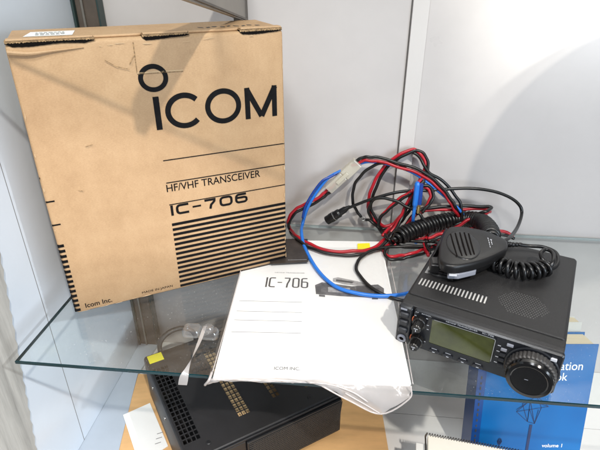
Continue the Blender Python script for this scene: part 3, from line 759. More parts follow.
# two concentric control knobs
for x, z in ((0.0246, 0.0405), (0.0246, 0.0145)):
    bm = bmesh.new(); lathe(bm, [(0.0078, 0), (0.0076, 0.0055), (0.0068, 0.0062), (0.005, 0.0062)], (x, 0.0, z), (0, -1, 0), 36, mod=lambda k: 1.0 if k % 3 else 0.94)
    kn = link('outer_knob', bm, 'knob_black', rad, smooth=25)
    bm = bmesh.new(); lathe(bm, [(0.0056, 0.006), (0.0054, 0.0150), (0.0046, 0.0160), (0.0010, 0.0160)], (x, 0.0, z), (0, -1, 0), 30, mod=lambda k: 1.0 if k % 3 else 0.92)
    link('inner_knob', bm, 'knob_black', rad, smooth=25)
    bm = bmesh.new(); ribbon(bm, [(x-0.0022, z+0.0008), (x+0.0022, z+0.0008)], 0.0009, lambda a, b: Vector((a, -0.0163, b))); ribbon(bm, [(x, z-0.003), (x, z-0.0005)], 0.0009, lambda a, b: Vector((a, -0.0163, b))); link('pointer', bm, 'mark_grey', kn)
    bm = bmesh.new(); ribbon(bm, arc(x, z, 0.0088, 0.0088, 150, 210, 6), 0.001, lambda a, b: Vector((a, -0.0004, b))); link('scale_mark', bm, 'mark_orange', rad)
# tuning knob
kx, kz = 0.1425, 0.0272
bm = bmesh.new(); lathe(bm, [(0.0262, -0.0), (0.0262, 0.0014), (0.0250, 0.0022), (0.02, 0.0022)], (kx, 0.0, kz), (0, -1, 0), 48); link('knob_surround', bm, 'panel_black', rad, smooth=30)
bm = bmesh.new(); lathe(bm, [(0.0218, 0.0015), (0.0240, 0.0035), (0.0240, 0.0115), (0.0228, 0.0130), (0.019, 0.0130)], (kx, 0.0, kz), (0, -1, 0), 180, mod=lambda k: (1.0, 1.0, 0.985, 0.965, 0.985)[k % 5])
tk = link('tuning_knob', bm, 'rubber_grey', rad, smooth=20)
bm = bmesh.new(); lathe(bm, [(0.0205, 0.0128), (0.0221, 0.0140), (0.0221, 0.0185), (0.0208, 0.0202), (0.0175, 0.0204), (0.0165, 0.0198), (0.0004, 0.0196)], (kx, 0.0, kz), (0, -1, 0), 64); link('knob_cap', bm, 'knob_disc', tk, smooth=30)
bm = bmesh.new(); ribbon(bm, [(kx-0.0042, kz+0.0002), (kx-0.0008, kz+0.0006)], 0.0008, lambda a, b: Vector((a, -0.0200, b))); link('cap_mark', bm, 'button_grey', tk)
# maker's plate, feet
bm = bmesh.new(); quad(bm, [(0.006, 0.0705, RH+0.0004), (0.040, 0.0705, RH+0.0004), (0.040, 0.104, RH+0.0004), (0.006, 0.104, RH+0.0004)]); link('type_plate', bm, 'label_silver', rad)
bm = bmesh.new()
for k, wd in enumerate((0.024, 0.018, 0.026)): ribbon(bm, [(0.009, 0.076+k*0.006), (0.009+wd, 0.076+k*0.006)], 0.0013, lambda a, b: Vector((a, b, RH+0.0007)))
link('plate_print', bm, 'ink', rad)
for x in (0.02, 0.147):
    for y in (0.035, 0.185):
        bm = bmesh.new(); lathe(bm, [(0.006, 0.0001), (0.0065, 0.0042)], (x, y, 0), (0, 0, 1), 20); link('foot', bm, 'rubber_grey', rad)

# ------------------------------------------------------------------ hand microphone lying on the radio
outl = [(440.5, 262), (439, 251), (441, 239), (446, 229.5), (453, 226.5), (468, 227.5), (486, 231), (498, 236), (505, 239.3), (508, 243), (507.6, 248), (503, 252), (488, 259), (471, 264), (452, 266.5)]
zt = 0.086
OP = catmull([onz(*p, zt) for p in outl], 4, closed=True)
cen = sum(OP, Vector())/len(OP)
mic = thing('hand_microphone', 'black hand microphone with slotted grille lying on top of the radio', 'microphone', (cen.x, cen.y, RH), 0)
def ring(z, s, dx=0, dy=0): return [Vector((cen.x+dx+(p.x-cen.x)*s, cen.y+dy+(p.y-cen.y)*s, z)) for p in OP]
bm = bmesh.new()
loft(bm, [ring(RH+0.0030, 0.66), ring(RH+0.006, 0.78), ring(RH+0.012, 0.875), ring(RH+0.0175, 0.945), ring(RH+0.0182, 0.985), ring(RH+0.0245, 0.998), ring(RH+0.0272, 0.99), ring(RH+0.0286, 0.965), ring(RH+0.0292, 0.93), ring(RH+0.0293, 0.6), ring(RH+0.0293, 0.2)])
link('shell', bm, 'mic_black', mic, world=True, smooth=38)
# raised round dish with five slots
zt2 = RH+0.0292
dc = onz(463, 245, zt2); ca = onz(452, 247, zt2)
e1 = (onz(480, 247.5, zt2) - onz(446, 244.5, zt2)); e1z = e1.length/2; e1.normalize(); e2 = Vector((-e1.y, e1.x, 0)); b_ = (onz(464, 231.5, zt2) - onz(463, 259, zt2)).length/2
bm = bmesh.new(); rr_ = []
for s, z in ((1.0, -0.0004), (0.985, 0.0007), (0.93, 0.0012), (0.55, 0.0006), (0.1, 0.0003)):
    rr_.append([dc + e1*(e1z*s*math.cos(2*math.pi*k/40)) + e2*(b_*s*math.sin(2*math.pi*k/40)) + Vector((0, 0, z)) for k in range(40)])
loft(bm, rr_, cap0=False); link('grille_dish', bm, 'mic_dish', mic, world=True, smooth='all')
bm = bmesh.new()
for (a, b) in (((450.5, 234), (457, 256)), ((455.2, 233), (462, 256)), ((459.8, 232.5), (466.5, 255.5)), ((464.2, 232.5), (471, 255)), ((468.5, 233.5), (474.3, 254.5))):
    p, q = onz(*a, zt2+0.001), onz(*b, zt2+0.001); d = (q-p).normalized(); s = d.cross(Vector((0, 0, 1)))
    obox(bm, p - s*0.0008 - Vector((0, 0, 0.0006)), d, s, Vector((0, 0, 1)), (q-p).length, 0.0016, 0.0010)
link('grille_slots', bm, 'slot_dark', mic, world=True)
bm = bmesh.new(); tx = (onz(494, 254, zt2) - onz(489, 236, zt2)).normalized(); ty = Vector((-tx.y, tx.x, 0))
o_ = onz(487.0, 237.5, zt2+0.0004)
put = lambda a, b: o_ + tx*a + ty*b
for x, y, wd, h_ in ((0.000, 0.0010, 0.0045, 0.0008), (0.0058, 0.0010, 0.0030, 0.0008), (0.0100, 0.0010, 0.0050, 0.0008), (0.0165, 0.0008, 0.0030, 0.0007), (0.021, 0.0008, 0.0040, 0.0007), (0.0035, 0.0042, 0.0018, 0.0022), (0.0062, 0.0042, 0.0024, 0.0010), (0.0100, 0.0040, 0.0040, 0.0009), (0.0150, 0.0040, 0.0020, 0.0009)):
    ribbon(bm, [(x, y), (x+wd, y)], h_, put)
link('marking', bm, 'mark_grey', mic, world=True)
# press-to-talk lever and square key
bm = bmesh.new(); P = [onz(447.5, 275.5, RH+0.0135), onz(459, 276.0, RH+0.0135), onz(476, 272.0, RH+0.0135), onz(477, 264, RH+0.0135), onz(458, 262, RH+0.0135), onz(447, 263, RH+0.0135)]
prism(bm, [(p.x, p.y) for p in P], lambda a, b: Vector((a, b, RH+0.0085)), lambda a, b: Vector((a, b, RH+0.0165)))
link('talk_lever', bm, 'button_grey', mic, world=True, bevel=0.0016, bseg=3)
bm = bmesh.new(); P = [onz(430.5, 266, RH+0.014), onz(440, 267, RH+0.014), onz(439, 257.5, RH+0.014), onz(429.5, 257.5, RH+0.014)]
prism(bm, [(p.x, p.y) for p in P], lambda a, b: Vector((a, b, RH+0.004)), lambda a, b: Vector((a, b, RH+0.0155)))
sk = link('key_block', bm, 'mic_black', mic, world=True, bevel=0.0016, bseg=3)
bm = bmesh.new(); c4 = sum(P, Vector())/4; prism(bm, [(c4.x+(p.x-c4.x)*0.62, c4.y+(p.y-c4.y)*0.62) for p in P], lambda a, b: Vector((a, b, RH+0.0150)), lambda a, b: Vector((a, b, RH+0.0166)))
link('square_key', bm, 'rubber_grey', mic, world=True, bevel=0.0005)
bm = bmesh.new(); P = [onz(432, 258, RH+0.016), onz(441, 245, RH+0.016), onz(449, 229, RH+0.016), onz(446, 226.5, RH+0.016), onz(437, 243, RH+0.016)]
prism(bm, [(p.x, p.y) for p in P], lambda a, b: Vector((a, b, RH+0.003)), lambda a, b: Vector((a, b, RH+0.016))); link('side_cheek', bm, 'mic_black', mic, world=True, bevel=0.002)
bm = bmesh.new(); P = [onz(449, 275.0, RH+0.0167), onz(457, 275.6, RH+0.0167), onz(457, 273.6, RH+0.0167), onz(449, 273.0, RH+0.0167)]
prism(bm, [(p.x, p.y) for p in P], lambda a, b: Vector((a, b, RH+0.0150)), lambda a, b: Vector((a, b, RH+0.0169))); link('lever_tip', bm, 'button_pale', mic, world=True, bevel=0.0005)
# strain relief, coiled cord, straight cord and plug
z1 = RH+0.016
SR = [onz(504, 244, z1+0.002), onz(511, 244.5, z1), onz(522, 244.5, z1-0.002)]
bm = bmesh.new(); pp = catmull(SR, 12)
tube(bm, pp, lambda s: 0.0046*(1-s*0.45)*(1.0 if int(s*12) % 2 else 0.80), 12); link('strain_relief', bm, 'cord_black', mic, world=True, smooth=30)
CW = 0.0024
bm = bmesh.new()
tube(bm, catmull([onz(518, 244.5, z1-0.001), onz(530, 246, z1-0.003), onz(543, 247, z1-0.001), onz(555, 252, z1-0.002), onz(558.5, 260, z1-0.004), onz(555, 267, RH+0.010), onz(546, 270, RH+0.011)], 8), CW, 10)
tube(bm, catmull([onz(546, 270, RH+0.011), onz(553, 262, RH+0.020), onz(553, 253, RH+0.023), onz(546, 249.5, RH+0.023), onz(541, 253, RH+0.022), onz(543, 260, RH+0.018), onz(549, 263.5, RH+0.013), onz(543, 272, RH+0.012)], 8), CW, 10)
hp = coil([onz(551, 264, RH+0.0115), onz(543, 268.5, RH+0.0115), onz(532, 271, RH+0.0115), onz(520, 271, RH+0.0115), onz(508, 268, RH+0.0115), onz(497, 263, RH+0.011), onz(487, 257, RH+0.0100)], 0.0086, 0.0074, 0.06)
tube(bm, hp, CW, 9)
# the long stretch of coil behind the microphone
back = [onz(492, 240, 0.070), onz(488, 229, 0.058), onz(481, 222, 0.046), onz(470, 219.5, 0.038), onz(457, 219.5, 0.034), onz(442, 222, 0.033), onz(428, 225.5, 0.032), onz(413, 230.5, 0.031), onz(401, 235.5, 0.029), onz(393, 240, 0.026)]
tube(bm, coil(back, 0.0108, 0.0060, 0.03), 0.0029, 9)
link('coiled_cord', bm, 'cord_black', mic, world=True, smooth='all')
bm = bmesh.new()
SC = [onz(393, 241, 0.017), onz(388, 238, 0.018), onz(382, 229, 0.020), onwall(370, 222, 0.04), onwall(362, 214, 0.035)]
STR = [onwall(344, 210, 0.030), onwall(352, 206.5, 0.030), onwall(372, 199, 0.034), onwall(400, 191.8, 0.036), onwall(430, 190.3, 0.034), onwall(467, 188.3, 0.030), onwall(492, 191, 0.032), onwall(510, 197.5, 0.036), onwall(520, 206, 0.042), onwall(521.5, 215, 0.05), onz(517, 228, 0.055), onz(509, 238, 0.066), onz(500, 243, 0.070)]
tube(bm, catmull(STR, 8), 0.0025, 8)
link('straight_cord', bm, 'cord_black', mic, world=True, smooth='all')
p, q = onwall(345, 209.5, 0.030), onwall(327, 220.5, 0.026)
bm = bmesh.new(); L = (q-p).length; lathe(bm, [(0.0022, -0.010), (0.0036, -0.004), (0.0052, 0.0), (0.0056, L*0.25), (0.0072, L*0.32), (0.0072, L*0.55), (0.0080, L*0.58), (0.0080, L*0.78), (0.0074, L*0.80), (0.0074, L), (0.0060, L), (0.0060, L-0.004)], p, q-p, 32, mod=lambda k: 1.0 if k % 2 else 0.97)
pl = link('plug', bm, 'cord_black', mic, world=True, smooth=25)
bm = bmesh.new(); lathe(bm, [(0.00805, L*0.555), (0.00825, L*0.56), (0.00825, L*0.585), (0.00805, L*0.59)], p, q-p, 32); link('plug_ring', bm, 'label_silver', pl, world=True, smooth=30)

# ------------------------------------------------------------------ power cable bundle
def W_(px, py, off=0.02): return ('w', px, py, off)
def Z_(px, py, z=0.006): return ('z', px, py, z)
def at(p, ox=0, oy=0, dz=0):
    return onwall(p[1]+ox, p[2]+oy, p[3]+dz) if p[0] == 'w' else onz(p[1]+ox, p[2]+oy, p[3]+dz)
WR = 0.00255
pc = thing('power_cable', 'tangled red and black power cable with white connector looping against the wall', 'power cable', shp(0.40, 0.32, 0), 0)
red, blk = [], []
wj = random.Random(21)
def wander(P, amp=0.0011):
    ph = [wj.uniform(0, 6.28) for _ in range(6)]
    return [p + Vector((math.sin(i*0.41+ph[0])+0.6*math.sin(i*0.93+ph[1]), math.sin(i*0.37+ph[2]), math.sin(i*0.45+ph[3])+0.6*math.sin(i*0.87+ph[4])))*amp*0.5 for i, p in enumerate(P)]
def twin(path, off, sub=8):
    red.append(catmull([at(p) for p in path], sub)); blk.append(catmull([at(p, off[0], off[1], 0.0012) for p in path], sub))
# from the connector's left end, down over the booklet and up again
twin([W_(335, 184, .022), W_(328, 190, .022), W_(320, 196, .024), W_(304, 205, .028), W_(293, 211, .032), W_(288.5, 221, .036), W_(290, 229, .030), Z_(297, 236, .010), Z_(307, 243, .009), Z_(329, 250.5, .008), Z_(353, 251.5, .008), Z_(371, 248.5, .008), Z_(384, 240, .012), Z_(393, 229, .024), W_(402, 214, .045), W_(409, 199, .042), W_(416, 186, .036), W_(424, 176, .03)], (0.6, 3.4))
# arch from the connector's right end
twin([W_(352, 166, .022), W_(358, 163, .022), W_(366, 160.5, .024), W_(377, 161, .026), W_(391, 164.5, .028), W_(417, 173, .032), W_(437, 186, .036), W_(449, 201, .042), W_(456, 212, .045), Z_(461, 224, .022)], (0.6, -3.6))
# tall loop standing against the wall
twin([Z_(392, 240, .016), W_(383, 229, .030), W_(374, 220, .026), W_(368, 208, .022), W_(370.5, 192, .020), W_(379, 173.5, .018), W_(393, 158.5, .017), W_(411, 150, .016), W_(421, 154, .018), W_(425, 166, .022), W_(420, 181, .028), W_(413, 196, .034), W_(404, 212, .040), W_(391, 226, .044), Z_(383, 236, .018)], (3.4, 0.9))
# inner thin pair
twin([W_(413, 190, .045), W_(401, 198, .044), W_(388, 208.5, .042), W_(380, 219, .042), W_(384, 226, .040), W_(398, 222, .038), W_(409, 211, .036)], (-1.5, 2.8))
# right-hand loops behind the coil
twin([Z_(394, 246, .012), Z_(406, 226, .030), W_(415, 215, .05), W_(428, 210.5, .04), W_(453, 209.5, .035), W_(482, 209, .03), W_(490, 211, .035), W_(484, 214.5, .05), Z_(470, 219, .045), Z_(455, 228, .030), Z_(440, 230.5, .020), Z_(431, 232, .016), Z_(425, 240, .014), Z_(425, 249, .013), Z_(429, 256, .012)], (1.2, -3.0))
twin([W_(419, 214, .05), W_(427, 206, .045), W_(430.5, 196, .04), W_(427, 188, .036), W_(420, 188, .036), W_(413, 200, .04)], (2.6, -1.6))
# low loop on the shelf
twin([Z_(440, 244, .006), Z_(426, 249, .008), Z_(413, 253, .010), Z_(402, 255.5, .008), Z_(390, 256.5, .008), Z_(384.5, 252, .008), Z_(386, 246, .010), Z_(397, 240, .014), Z_(412, 238, .016), Z_(430, 239, .014), Z_(446, 240, .012)], (0.5, 3.0))
twin([Z_(428, 238, .022), Z_(441, 234, .026), Z_(456, 232, .030), Z_(474, 229, .034), Z_(500, 231, .030), Z_(514, 236, .024)], (0.6, 3.0))
# single black wires
blk.append(catmull([at(p) for p in (W_(408, 170, .03), W_(396, 163, .026), W_(382, 163, .024), W_(366, 170.5, .022), W_(355, 184, .020), W_(352.5, 198, .020), W_(356, 210, .020), W_(361, 217, .022))], 8))
blk.append(catmull([at(p) for p in (Z_(388, 241, .014), W_(377, 226, .030), W_(369, 213, .030), W_(371, 203, .034), W_(379, 198, .038), W_(394, 200.5, .044), W_(410, 208, .05), W_(420, 215, .055), W_(427, 223, .06))], 8))
blk.append(catmull([at(p) for p in (W_(365.5, 219.5, .023), W_(372, 222, .03), W_(380, 229, .036), Z_(388, 238, .022), Z_(396, 245, .012), Z_(412, 247.5, .008), Z_(436, 247, .006))], 8))
blk.append(catmull([at(p) for p in (Z_(430, 246, .012), Z_(410, 246.5, .013), Z_(388, 247, .013), Z_(370, 251.5, .012), Z_(359.5, 259, .010), Z_(357, 270, .009), Z_(368, 285.5, .009), Z_(386, 295, .008), Z_(403, 301, .007), Z_(425, 296, .006))], 8))
blk.append(catmull([at(p) for p in (W_(396, 160.5, .0125), W_(404, 153, .0125), W_(413, 152, .015), W_(421, 160, .02), W_(430, 173, .028), W_(446, 184, .03), W_(458, 199, .034), W_(462, 214, .04), Z_(463, 226, .03))], 8))
bm = bmesh.new()
for P in red: tube(bm, wander(P), WR, 9)
link('red_wire', bm, 'wire_red', pc, world=True, smooth='all')
bm = bmesh.new()
for P in blk: tube(bm, wander(P), WR*0.96, 9)
link('black_wire', bm, 'wire_black', pc, world=True, smooth='all')
# white connector
a, b = onwall(358, 161.5, 0.022), onwall(328.5, 189, 0.022); d = (b-a).normalized(); s = SN.cross(d).normalized()
bm = bmesh.new(); L = (b-a).length
obox(bm, a - s*0.0085 - SN*0.009, d, s, SN, L*0.46, 0.0170, 0.0130); obox(bm, a + d*L*0.47 - s*0.0075 - SN*0.008, d, s, SN, L*0.53, 0.0150, 0.0112)
cn = link('connector', bm, 'ivory_clear', pc, world=True, bevel=0.0012)
bm = bmesh.new(); obox(bm, a + d*L*0.34 - s*0.003 - SN*0.0112, d, s, SN, L*0.36, 0.006, 0.0025); link('latch', bm, 'ivory_clear', cn, world=True, bevel=0.0006)
# bare ring terminal
p = onwall(363.5, 219, 0.023); bm = bmesh.new(); rr_ = []
for k in range(20):
    an = 2*math.pi*k/20; rr_.append(p + SU*(0.004*math.cos(an)) + Vector((0, 0, 0.0032*math.sin(an))))
tube(bm, rr_ + [rr_[0]], 0.0012, 6); lathe(bm, [(0.0016, 0), (0.0016, 0.006)], onwall(361, 217, .022) , p-onwall(361, 217, .022), 10); link('ring_terminal', bm, 'label_silver', pc, world=True, smooth='all')

# blue leads
bl_ = thing('blue_lead', 'blue lead curving from the white connector across the booklet to the radio', 'wire', onz(305, 248, 0.0), 0)
bm = bmesh.new()
tube(bm, catmull([at(p) for p in (W_(341, 171, .018), W_(333, 175, .020), W_(326, 180, .022), W_(316, 193, .026), W_(307.5, 208, .030), W_(302.5, 224, .034), Z_(301.5, 233, .014), Z_(305, 248, .009), Z_(317.5, 270, .0085), Z_(335.5, 286.5, .0085), Z_(358, 293.5, .0085), Z_(381, 296, .0085), Z_(402, 294.5, .008), Z_(420, 290, .007))], 8), 0.0027, 10)
link('lead', bm, 'wire_blue', bl_, world=True, smooth='all')
bm = bmesh.new()
tube(bm, catmull([at(p) for p in (W_(340, 172, .019), W_(331, 176.5, .023), W_(322, 181, .028), W_(312, 194, .030), W_(305, 207, .032), W_(302.5, 218, .036))], 8), 0.0018, 8)
link('thin_lead', bm, 'wire_navy', bl_, world=True, smooth='all')
bl2 = thing('blue_lead', 'blue lead with push-on terminals arching right from the white connector', 'wire', onz(420, 240, 0.0), 0)
bm = bmesh.new()
tube(bm, catmull([at(p) for p in (W_(357, 164.5, .018), W_(368, 161.8, .020), W_(382, 163, .022), W_(400, 167.5, .026), W_(418, 175.5, .030), W_(440, 192.5, .034), W_(459, 209.5, .040), Z_(468, 222, .030), Z_(474, 228, .034))], 8), 0.0023, 9)
link('lead', bm, 'wire_blue', bl2, world=True, smooth='all')
bm = bmesh.new()
tube(bm, catmull([at(p) for p in (W_(417.5, 182, .058), W_(416, 196, .058), W_(414.5, 208, .058), W_(413, 220, .058), Z_(413, 232, .012), Z_(416, 243, .008))], 8), lambda s: 0.0040 if 0.02 < s < 0.36 else 0.0026, 10)
link('terminal_lead', bm, 'wire_blue', bl2, world=True, smooth=30)
bm = bmesh.new()
tube(bm, catmull([at(p) for p in (W_(421, 184, .054), W_(420, 195, .054), W_(419, 204, .054))], 6), 0.0038, 10)
link('terminal', bm, 'wire_navy', bl2, world=True, smooth=30)
bm = bmesh.new(); tube(bm, [onwall(419, 206, .056), onwall(418, 213, .056)], 0.0026, 10); link('terminal_tip', bm, 'brass', bl2, world=True, smooth=30)

# ------------------------------------------------------------------ clear plastic clip with twisted tag on the shelf edge
t = thing('plastic_clip', 'clear plastic clip with a twisted ribbon hanging over the shelf edge', 'plastic clip', shp(0.196, 0.062, 0), SHA)
bm = bmesh.new()
for cx, cy, sx, sy in ((-0.011, 0.002, 0.011, 0.009), (0.011, -0.001, 0.011, 0.0075)):
    rr_ = []
    for z, s in ((0.0006, 0.9), (0.002, 1.0), (0.008, 1.0), (0.0105, 0.85), (0.0112, 0.6)):
        rr_.append([Vector((cx + x*s, cy + y*s, z)) for x, y in rrect(-sx, sx, -sy, sy, 0.0055, 4)])
    loft(bm, rr_)
link('body', bm, 'clip_clear', t, smooth=40)
bm = bmesh.new(); lathe(bm, [(0.0060, 0.010), (0.0062, 0.014), (0.005, 0.0155), (0.001, 0.0158)], (0.010, 0.0, 0.0), (0, 0, 1), 24); link('button', bm, 'clip_clear', t, smooth=40)
bm = bmesh.new(); P = catmull([onz(205, 326, .012), onz(200, 340, .012), onz(194, 354, .007), onz(188, 367, .004), onplane(184.5, 375, SO - SN*0.002, SN), onplane(182.5, 385, SO - SN*0.005, SN)], 8)
rows = []
for i, p in enumerate(P):
    f = i/(len(P)-1); an = 2.2*f*math.pi*0.5; s = Vector((math.cos(an)*0.9+0.2, 0.25*math.sin(an*2), 0.35*math.sin(an))).normalized(); hw = 0.0018 + 0.0032*f*f + 0.0006*math.sin(9*f)
    rows.append([bm.verts.new(p + s*hw*k) for k in (-1, -0.4, 0.3, 1)])
for r0, r1 in zip(rows, rows[1:]):
    for i in range(3): bm.faces.new((r0[i], r0[i+1], r1[i+1], r1[i]))
link('ribbon', bm, 'bag_fold', t, world=True, smooth='all')

# ------------------------------------------------------------------ lower level of the case
bd = [onz(x, y, FLOOR+0.006) for x, y in ((132, 396), (382, 410))]
o_ = onz(135, 375, FLOOR+0.006)
bm = bmesh.new(); A, B = onz(132, 396, FLOOR+.006), onz(382, 411, FLOOR+.006); A2, B2 = onz(114, 470, FLOOR+.006), onz(392, 470, FLOOR+.006)
A0 = Vector((-0.302, 0.68, 0)); 
outl = [(A0.x, A0.y), (A.x, A.y), (A2.x, A2.y), (-0.285, 0.40), (0.142, 0.38), (B2.x, B2.y), (B.x, B.y), (B.x-0.004, B.y+0.010), (B.x-0.05, B.y+0.05)]
prism(bm, outl[::-1], lambda a, b: Vector((a, b, FLOOR+0.0004)), lambda a, b: Vector((a, b, FLOOR+0.006)))
tag(link('wooden_board', bm, 'board_tan', bevel=0.001), 'tan wooden board lying on the case floor under the black power supply', 'board')

PSA = R(29.7); PH = 0.088; PW, PD = 0.251, 0.232
PU, PN = frame(PSA); PO = Vector((-0.151, 0.428, FLOOR+0.006))
ps = thing('power_supply', 'black power supply with perforated metal lid standing under the glass shelf', 'power supply', PO, PSA)
holes = []; hr = random.Random(2)
def hgrid(x0, cols, y0, rows):
    for i in range(cols):
        for j in range(rows): holes.append((x0+i*0.0064, x0+i*0.0064+0.0049, y0+j*0.0092, y0+j*0.0092+0.0070))
hgrid(0.0062, 4, 0.030, 18); hgrid(0.0918, 3, 0.037, 18); hgrid(0.1515, 2, 0.044, 17); hgrid(0.205, 3, 0.037, 18)
bm = bmesh.new(); i_ = 0.0026
loft(bm, [[Vector((x, y, z)) for x, y in rrect(k, PW-k, k, PD-k, r, 4)] for z, k, r in ((0.004, 0.0, 0.006), (PH-0.003, 0.0, 0.006), (PH-0.0008, 0.0009, 0.0055), (PH, i_, 0.002))], cap1=False)
gridplate(bm, i_, PW-i_, i_, PD-i_, holes, lambda x, y: Vector((x, y, PH)))
link('lid', bm, 'psu_grey', ps, smooth=35)
bm = bmesh.new(); box(bm, 0.085, 0.180, 0.010, 0.200, PH-0.016, PH-0.012); box(bm, 0.198, 0.232, 0.03, 0.21, PH-0.016, PH-0.012); link('inner_board', bm, 'inner_tan', ps)
bm = bmesh.new(); box(bm, 0.0855, PW-0.006, -0.0055, -0.0002, 0.012, PH-0.007); gp = link('front_grille', bm, 'psu_black', ps, bevel=0.001)
bm = bmesh.new(); nr = 62
for k in range(nr):
    x = 0.089 + (PW-0.099)*k/nr; obox(bm, (x, -0.0068, 0.015), (1, 0, 0), (0, 1, 0), (0.10, 0, 1), 0.0011, 0.0012, PH-0.026)
for k in range(16): box(bm, 0.088, PW-0.0085, -0.0064, -0.0057, 0.016+k*0.004, 0.0172+k*0.004)
link('mesh_ribs', bm, 'rubber_grey', gp)
bm = bmesh.new(); box(bm, 0.0, PW, -0.0030, -0.0001, PH-0.005, PH-0.001); box(bm, 0.0, 0.0845, -0.003, -0.0001, 0.006, PH-0.0055); link('front_panel', bm, 'psu_black', ps, bevel=0.0008)
bm = bmesh.new(); box(bm, 0.0855, PW-0.006, -0.0066, -0.0056, PH-0.0085, PH-0.0070); link('grille_trim', bm, 'rubber_grey', ps)
bm = bmesh.new(); quad(bm, [(0.006, 0.2085, PH+0.0004), (0.0300, 0.2085, PH+0.0004), (0.0300, 0.2285, PH+0.0004), (0.0060, 0.2285, PH+0.0004)]); tag(link('sticker', bm, 'yellow', ps), 'blank yellow sticker on the rear corner of the lid')
bm = bmesh.new(); lathe(bm, [(0.0034, 0), (0.0034, 0.0006), (0.0024, 0.0012), (0.0004, 0.0012)], (0.0372, 0.0168, PH), (0, 0, 1), 16); lathe(bm, [(0.0034, 0), (0.0034, 0.0006), (0.0024, 0.0012), (0.0004, 0.0012)], (0.20, 0.0168, PH), (0, 0, 1), 16); link('screw', bm, 'psu_black', ps, smooth=30)
for k in range(3):
    bm = bmesh.new(); lathe(bm, [(0.0030, 0), (0.0030, 0.001), (0.0020, 0.0016), (0.0004, 0.0016)], (0, 0.04+k*0.07, PH*0.72), (-1, 0, 0), 14); link('side_screw', bm, 'label_silver', ps, smooth=30)
for x in (0.02, PW-0.02):
    for y in (0.02, PD-0.02):
        bm = bmesh.new(); lathe(bm, [(0.008, 0.0002), (0.009, 0.0045)], (x, y, 0), (0, 0, 1), 20); link('foot', bm, 'rubber_grey', ps)
bm = bmesh.new(); tube(bm, catmull([(0.030, PD-0.001, 0.070), (0.032, PD+0.006, 0.098), (0.050, PD+0.010, 0.112), (0.075, PD+0.010, 0.112), (0.092, PD+0.006, 0.098), (0.094, PD-0.001, 0.070)], 8), 0.0042, 10)
link('handle', bm, 'psu_grey', ps, smooth='all')

# paper sheet by the power supply
q = [onz(x, y, FLOOR+.0075) for x, y in ((123, 415), (150, 403), (168, 446), (139, 464))]
bm = bmesh.new(); prism(bm, [(v.x, v.y) for v in q], lambda a, b: Vector((a, b, FLOOR+.0064)), lambda a, b: Vector((a, b, FLOOR+.0078)))
t = tag(link('paper_sheet', bm, 'paper'), 'white paper sheet lying on the board left of the power supply', 'paper')
bm = bmesh.new()
for k in range(3):
    a, b = onz(157-k, 434+k*5, FLOOR+.0081), onz(163-k, 432+k*5, FLOOR+.0081); ribbon(bm, [(a.x, a.y), (b.x, b.y)], 0.0012, lambda x, y: Vector((x, y, FLOOR+.0081)))
link('print', bm, 'ink_grey', t)

# blue handbook leaning behind the radio
TH = R(12.5); BK = Vector((0.2535, 0.4805, FLOOR+0.0005))
bw_, bh_, bt = 0.163, 0.218, 0.034
bk = thing('handbook', 'blue paperback handbook with an antenna mast on its cover, leaning under the shelf', 'book', BK, 0)
bk.rotation_euler = (-TH, 0, 0)
bm = bmesh.new(); box(bm, 0.0, bw_, -0.0012, 0.0, 0, bh_); link('front_cover', bm, 'book_blue', bk)
bm = bmesh.new(); box(bm, 0.0, bw_, bt, bt+0.0012, 0, bh_); link('back_cover', bm, 'book_blue', bk)
bm = bmesh.new(); box(bm, -0.0012, -0.0001, -0.0012, bt+0.0012, 0, bh_); box(bm, -0.0013, 0.011, -0.0015, -0.0013, 0, bh_); link('spine', bm, 'book_spine', bk)
bm = bmesh.new(); box(bm, 0.0, bw_-0.003, 0.0002, bt-0.0002, 0.002, bh_-0.003); link('pages', bm, 'pages', bk)
Mbk = Matrix.Translation(BK) @ Matrix.Rotation(-TH, 4, 'X'); nb = Mbk.to_3x3() @ Vector((0, -1, 0))
def bkp(px, py):
    P = onplane(px, py, BK, nb); l = Mbk.inverted() @ P; return l.x, l.z
bp_ = lambda a, b: Vector((a, -0.0017, b))
bm = bmesh.new()
a = bkp(580, 369.5); h1 = 0.0125; text(bm, 'communication', bp_, a[0]-0.098, a[1], 0.1005, h1, bold=0.006)
a = bkp(566, 380); text(bm, 'handbook', bp_, a[0]-0.062, a[1], 0.0625, 0.0125, bold=0.006)
a = bkp(541, 446.5); text(bm, 'volume 1', bp_, a[0], a[1], 0.0300, 0.0062, bold=0.01)
link('lettering', bm, 'white_ink', bk)
bm = bmesh.new(); kk = lambda x, y: bkp(x, y)
ribbon(bm, [kk(530.5, 424), kk(524, 462)], 0.0042, bp_)
F_ = {n: kk(*p) for n, p in dict(a=(516, 411), b=(548, 406), c=(530, 400), d=(527, 421), e=(534, 423), f=(529, 408), g=(541, 407), h=(516, 409), i=(538, 409), j=(536, 395), k=(522, 403)).items()}
for p, q in ('ad', 'ab', 'cb', 'de', 'fd', 'ge', 'hc', 'ie', 'jb', 'kc', 'cd', 'fe', 'ce', 'kd', 'jg', 'ja'): ribbon(bm, [F_[p], F_[q]], 0.0007, bp_)
link('mast_drawing', bm, 'navy_ink', bk); bm = bmesh.new()
c = kk(499, 441)
for dx, dz in ((0, 0.006), (0.003, 0.001), (0, -0.004), (-0.003, 0.001)): ribbon(bm, arc(c[0], c[1]+dz*0.5, 0.0022+abs(dx)*.3, 0.003, 0, 360, 8)[:-1], 0.0012, bp_, closed=True)
ribbon(bm, [c, (c[0]+0.0003, c[1]-0.02)], 0.001, bp_)
link('small_mast_drawing', bm, 'navy_ink', bk)
bm = bmesh.new()
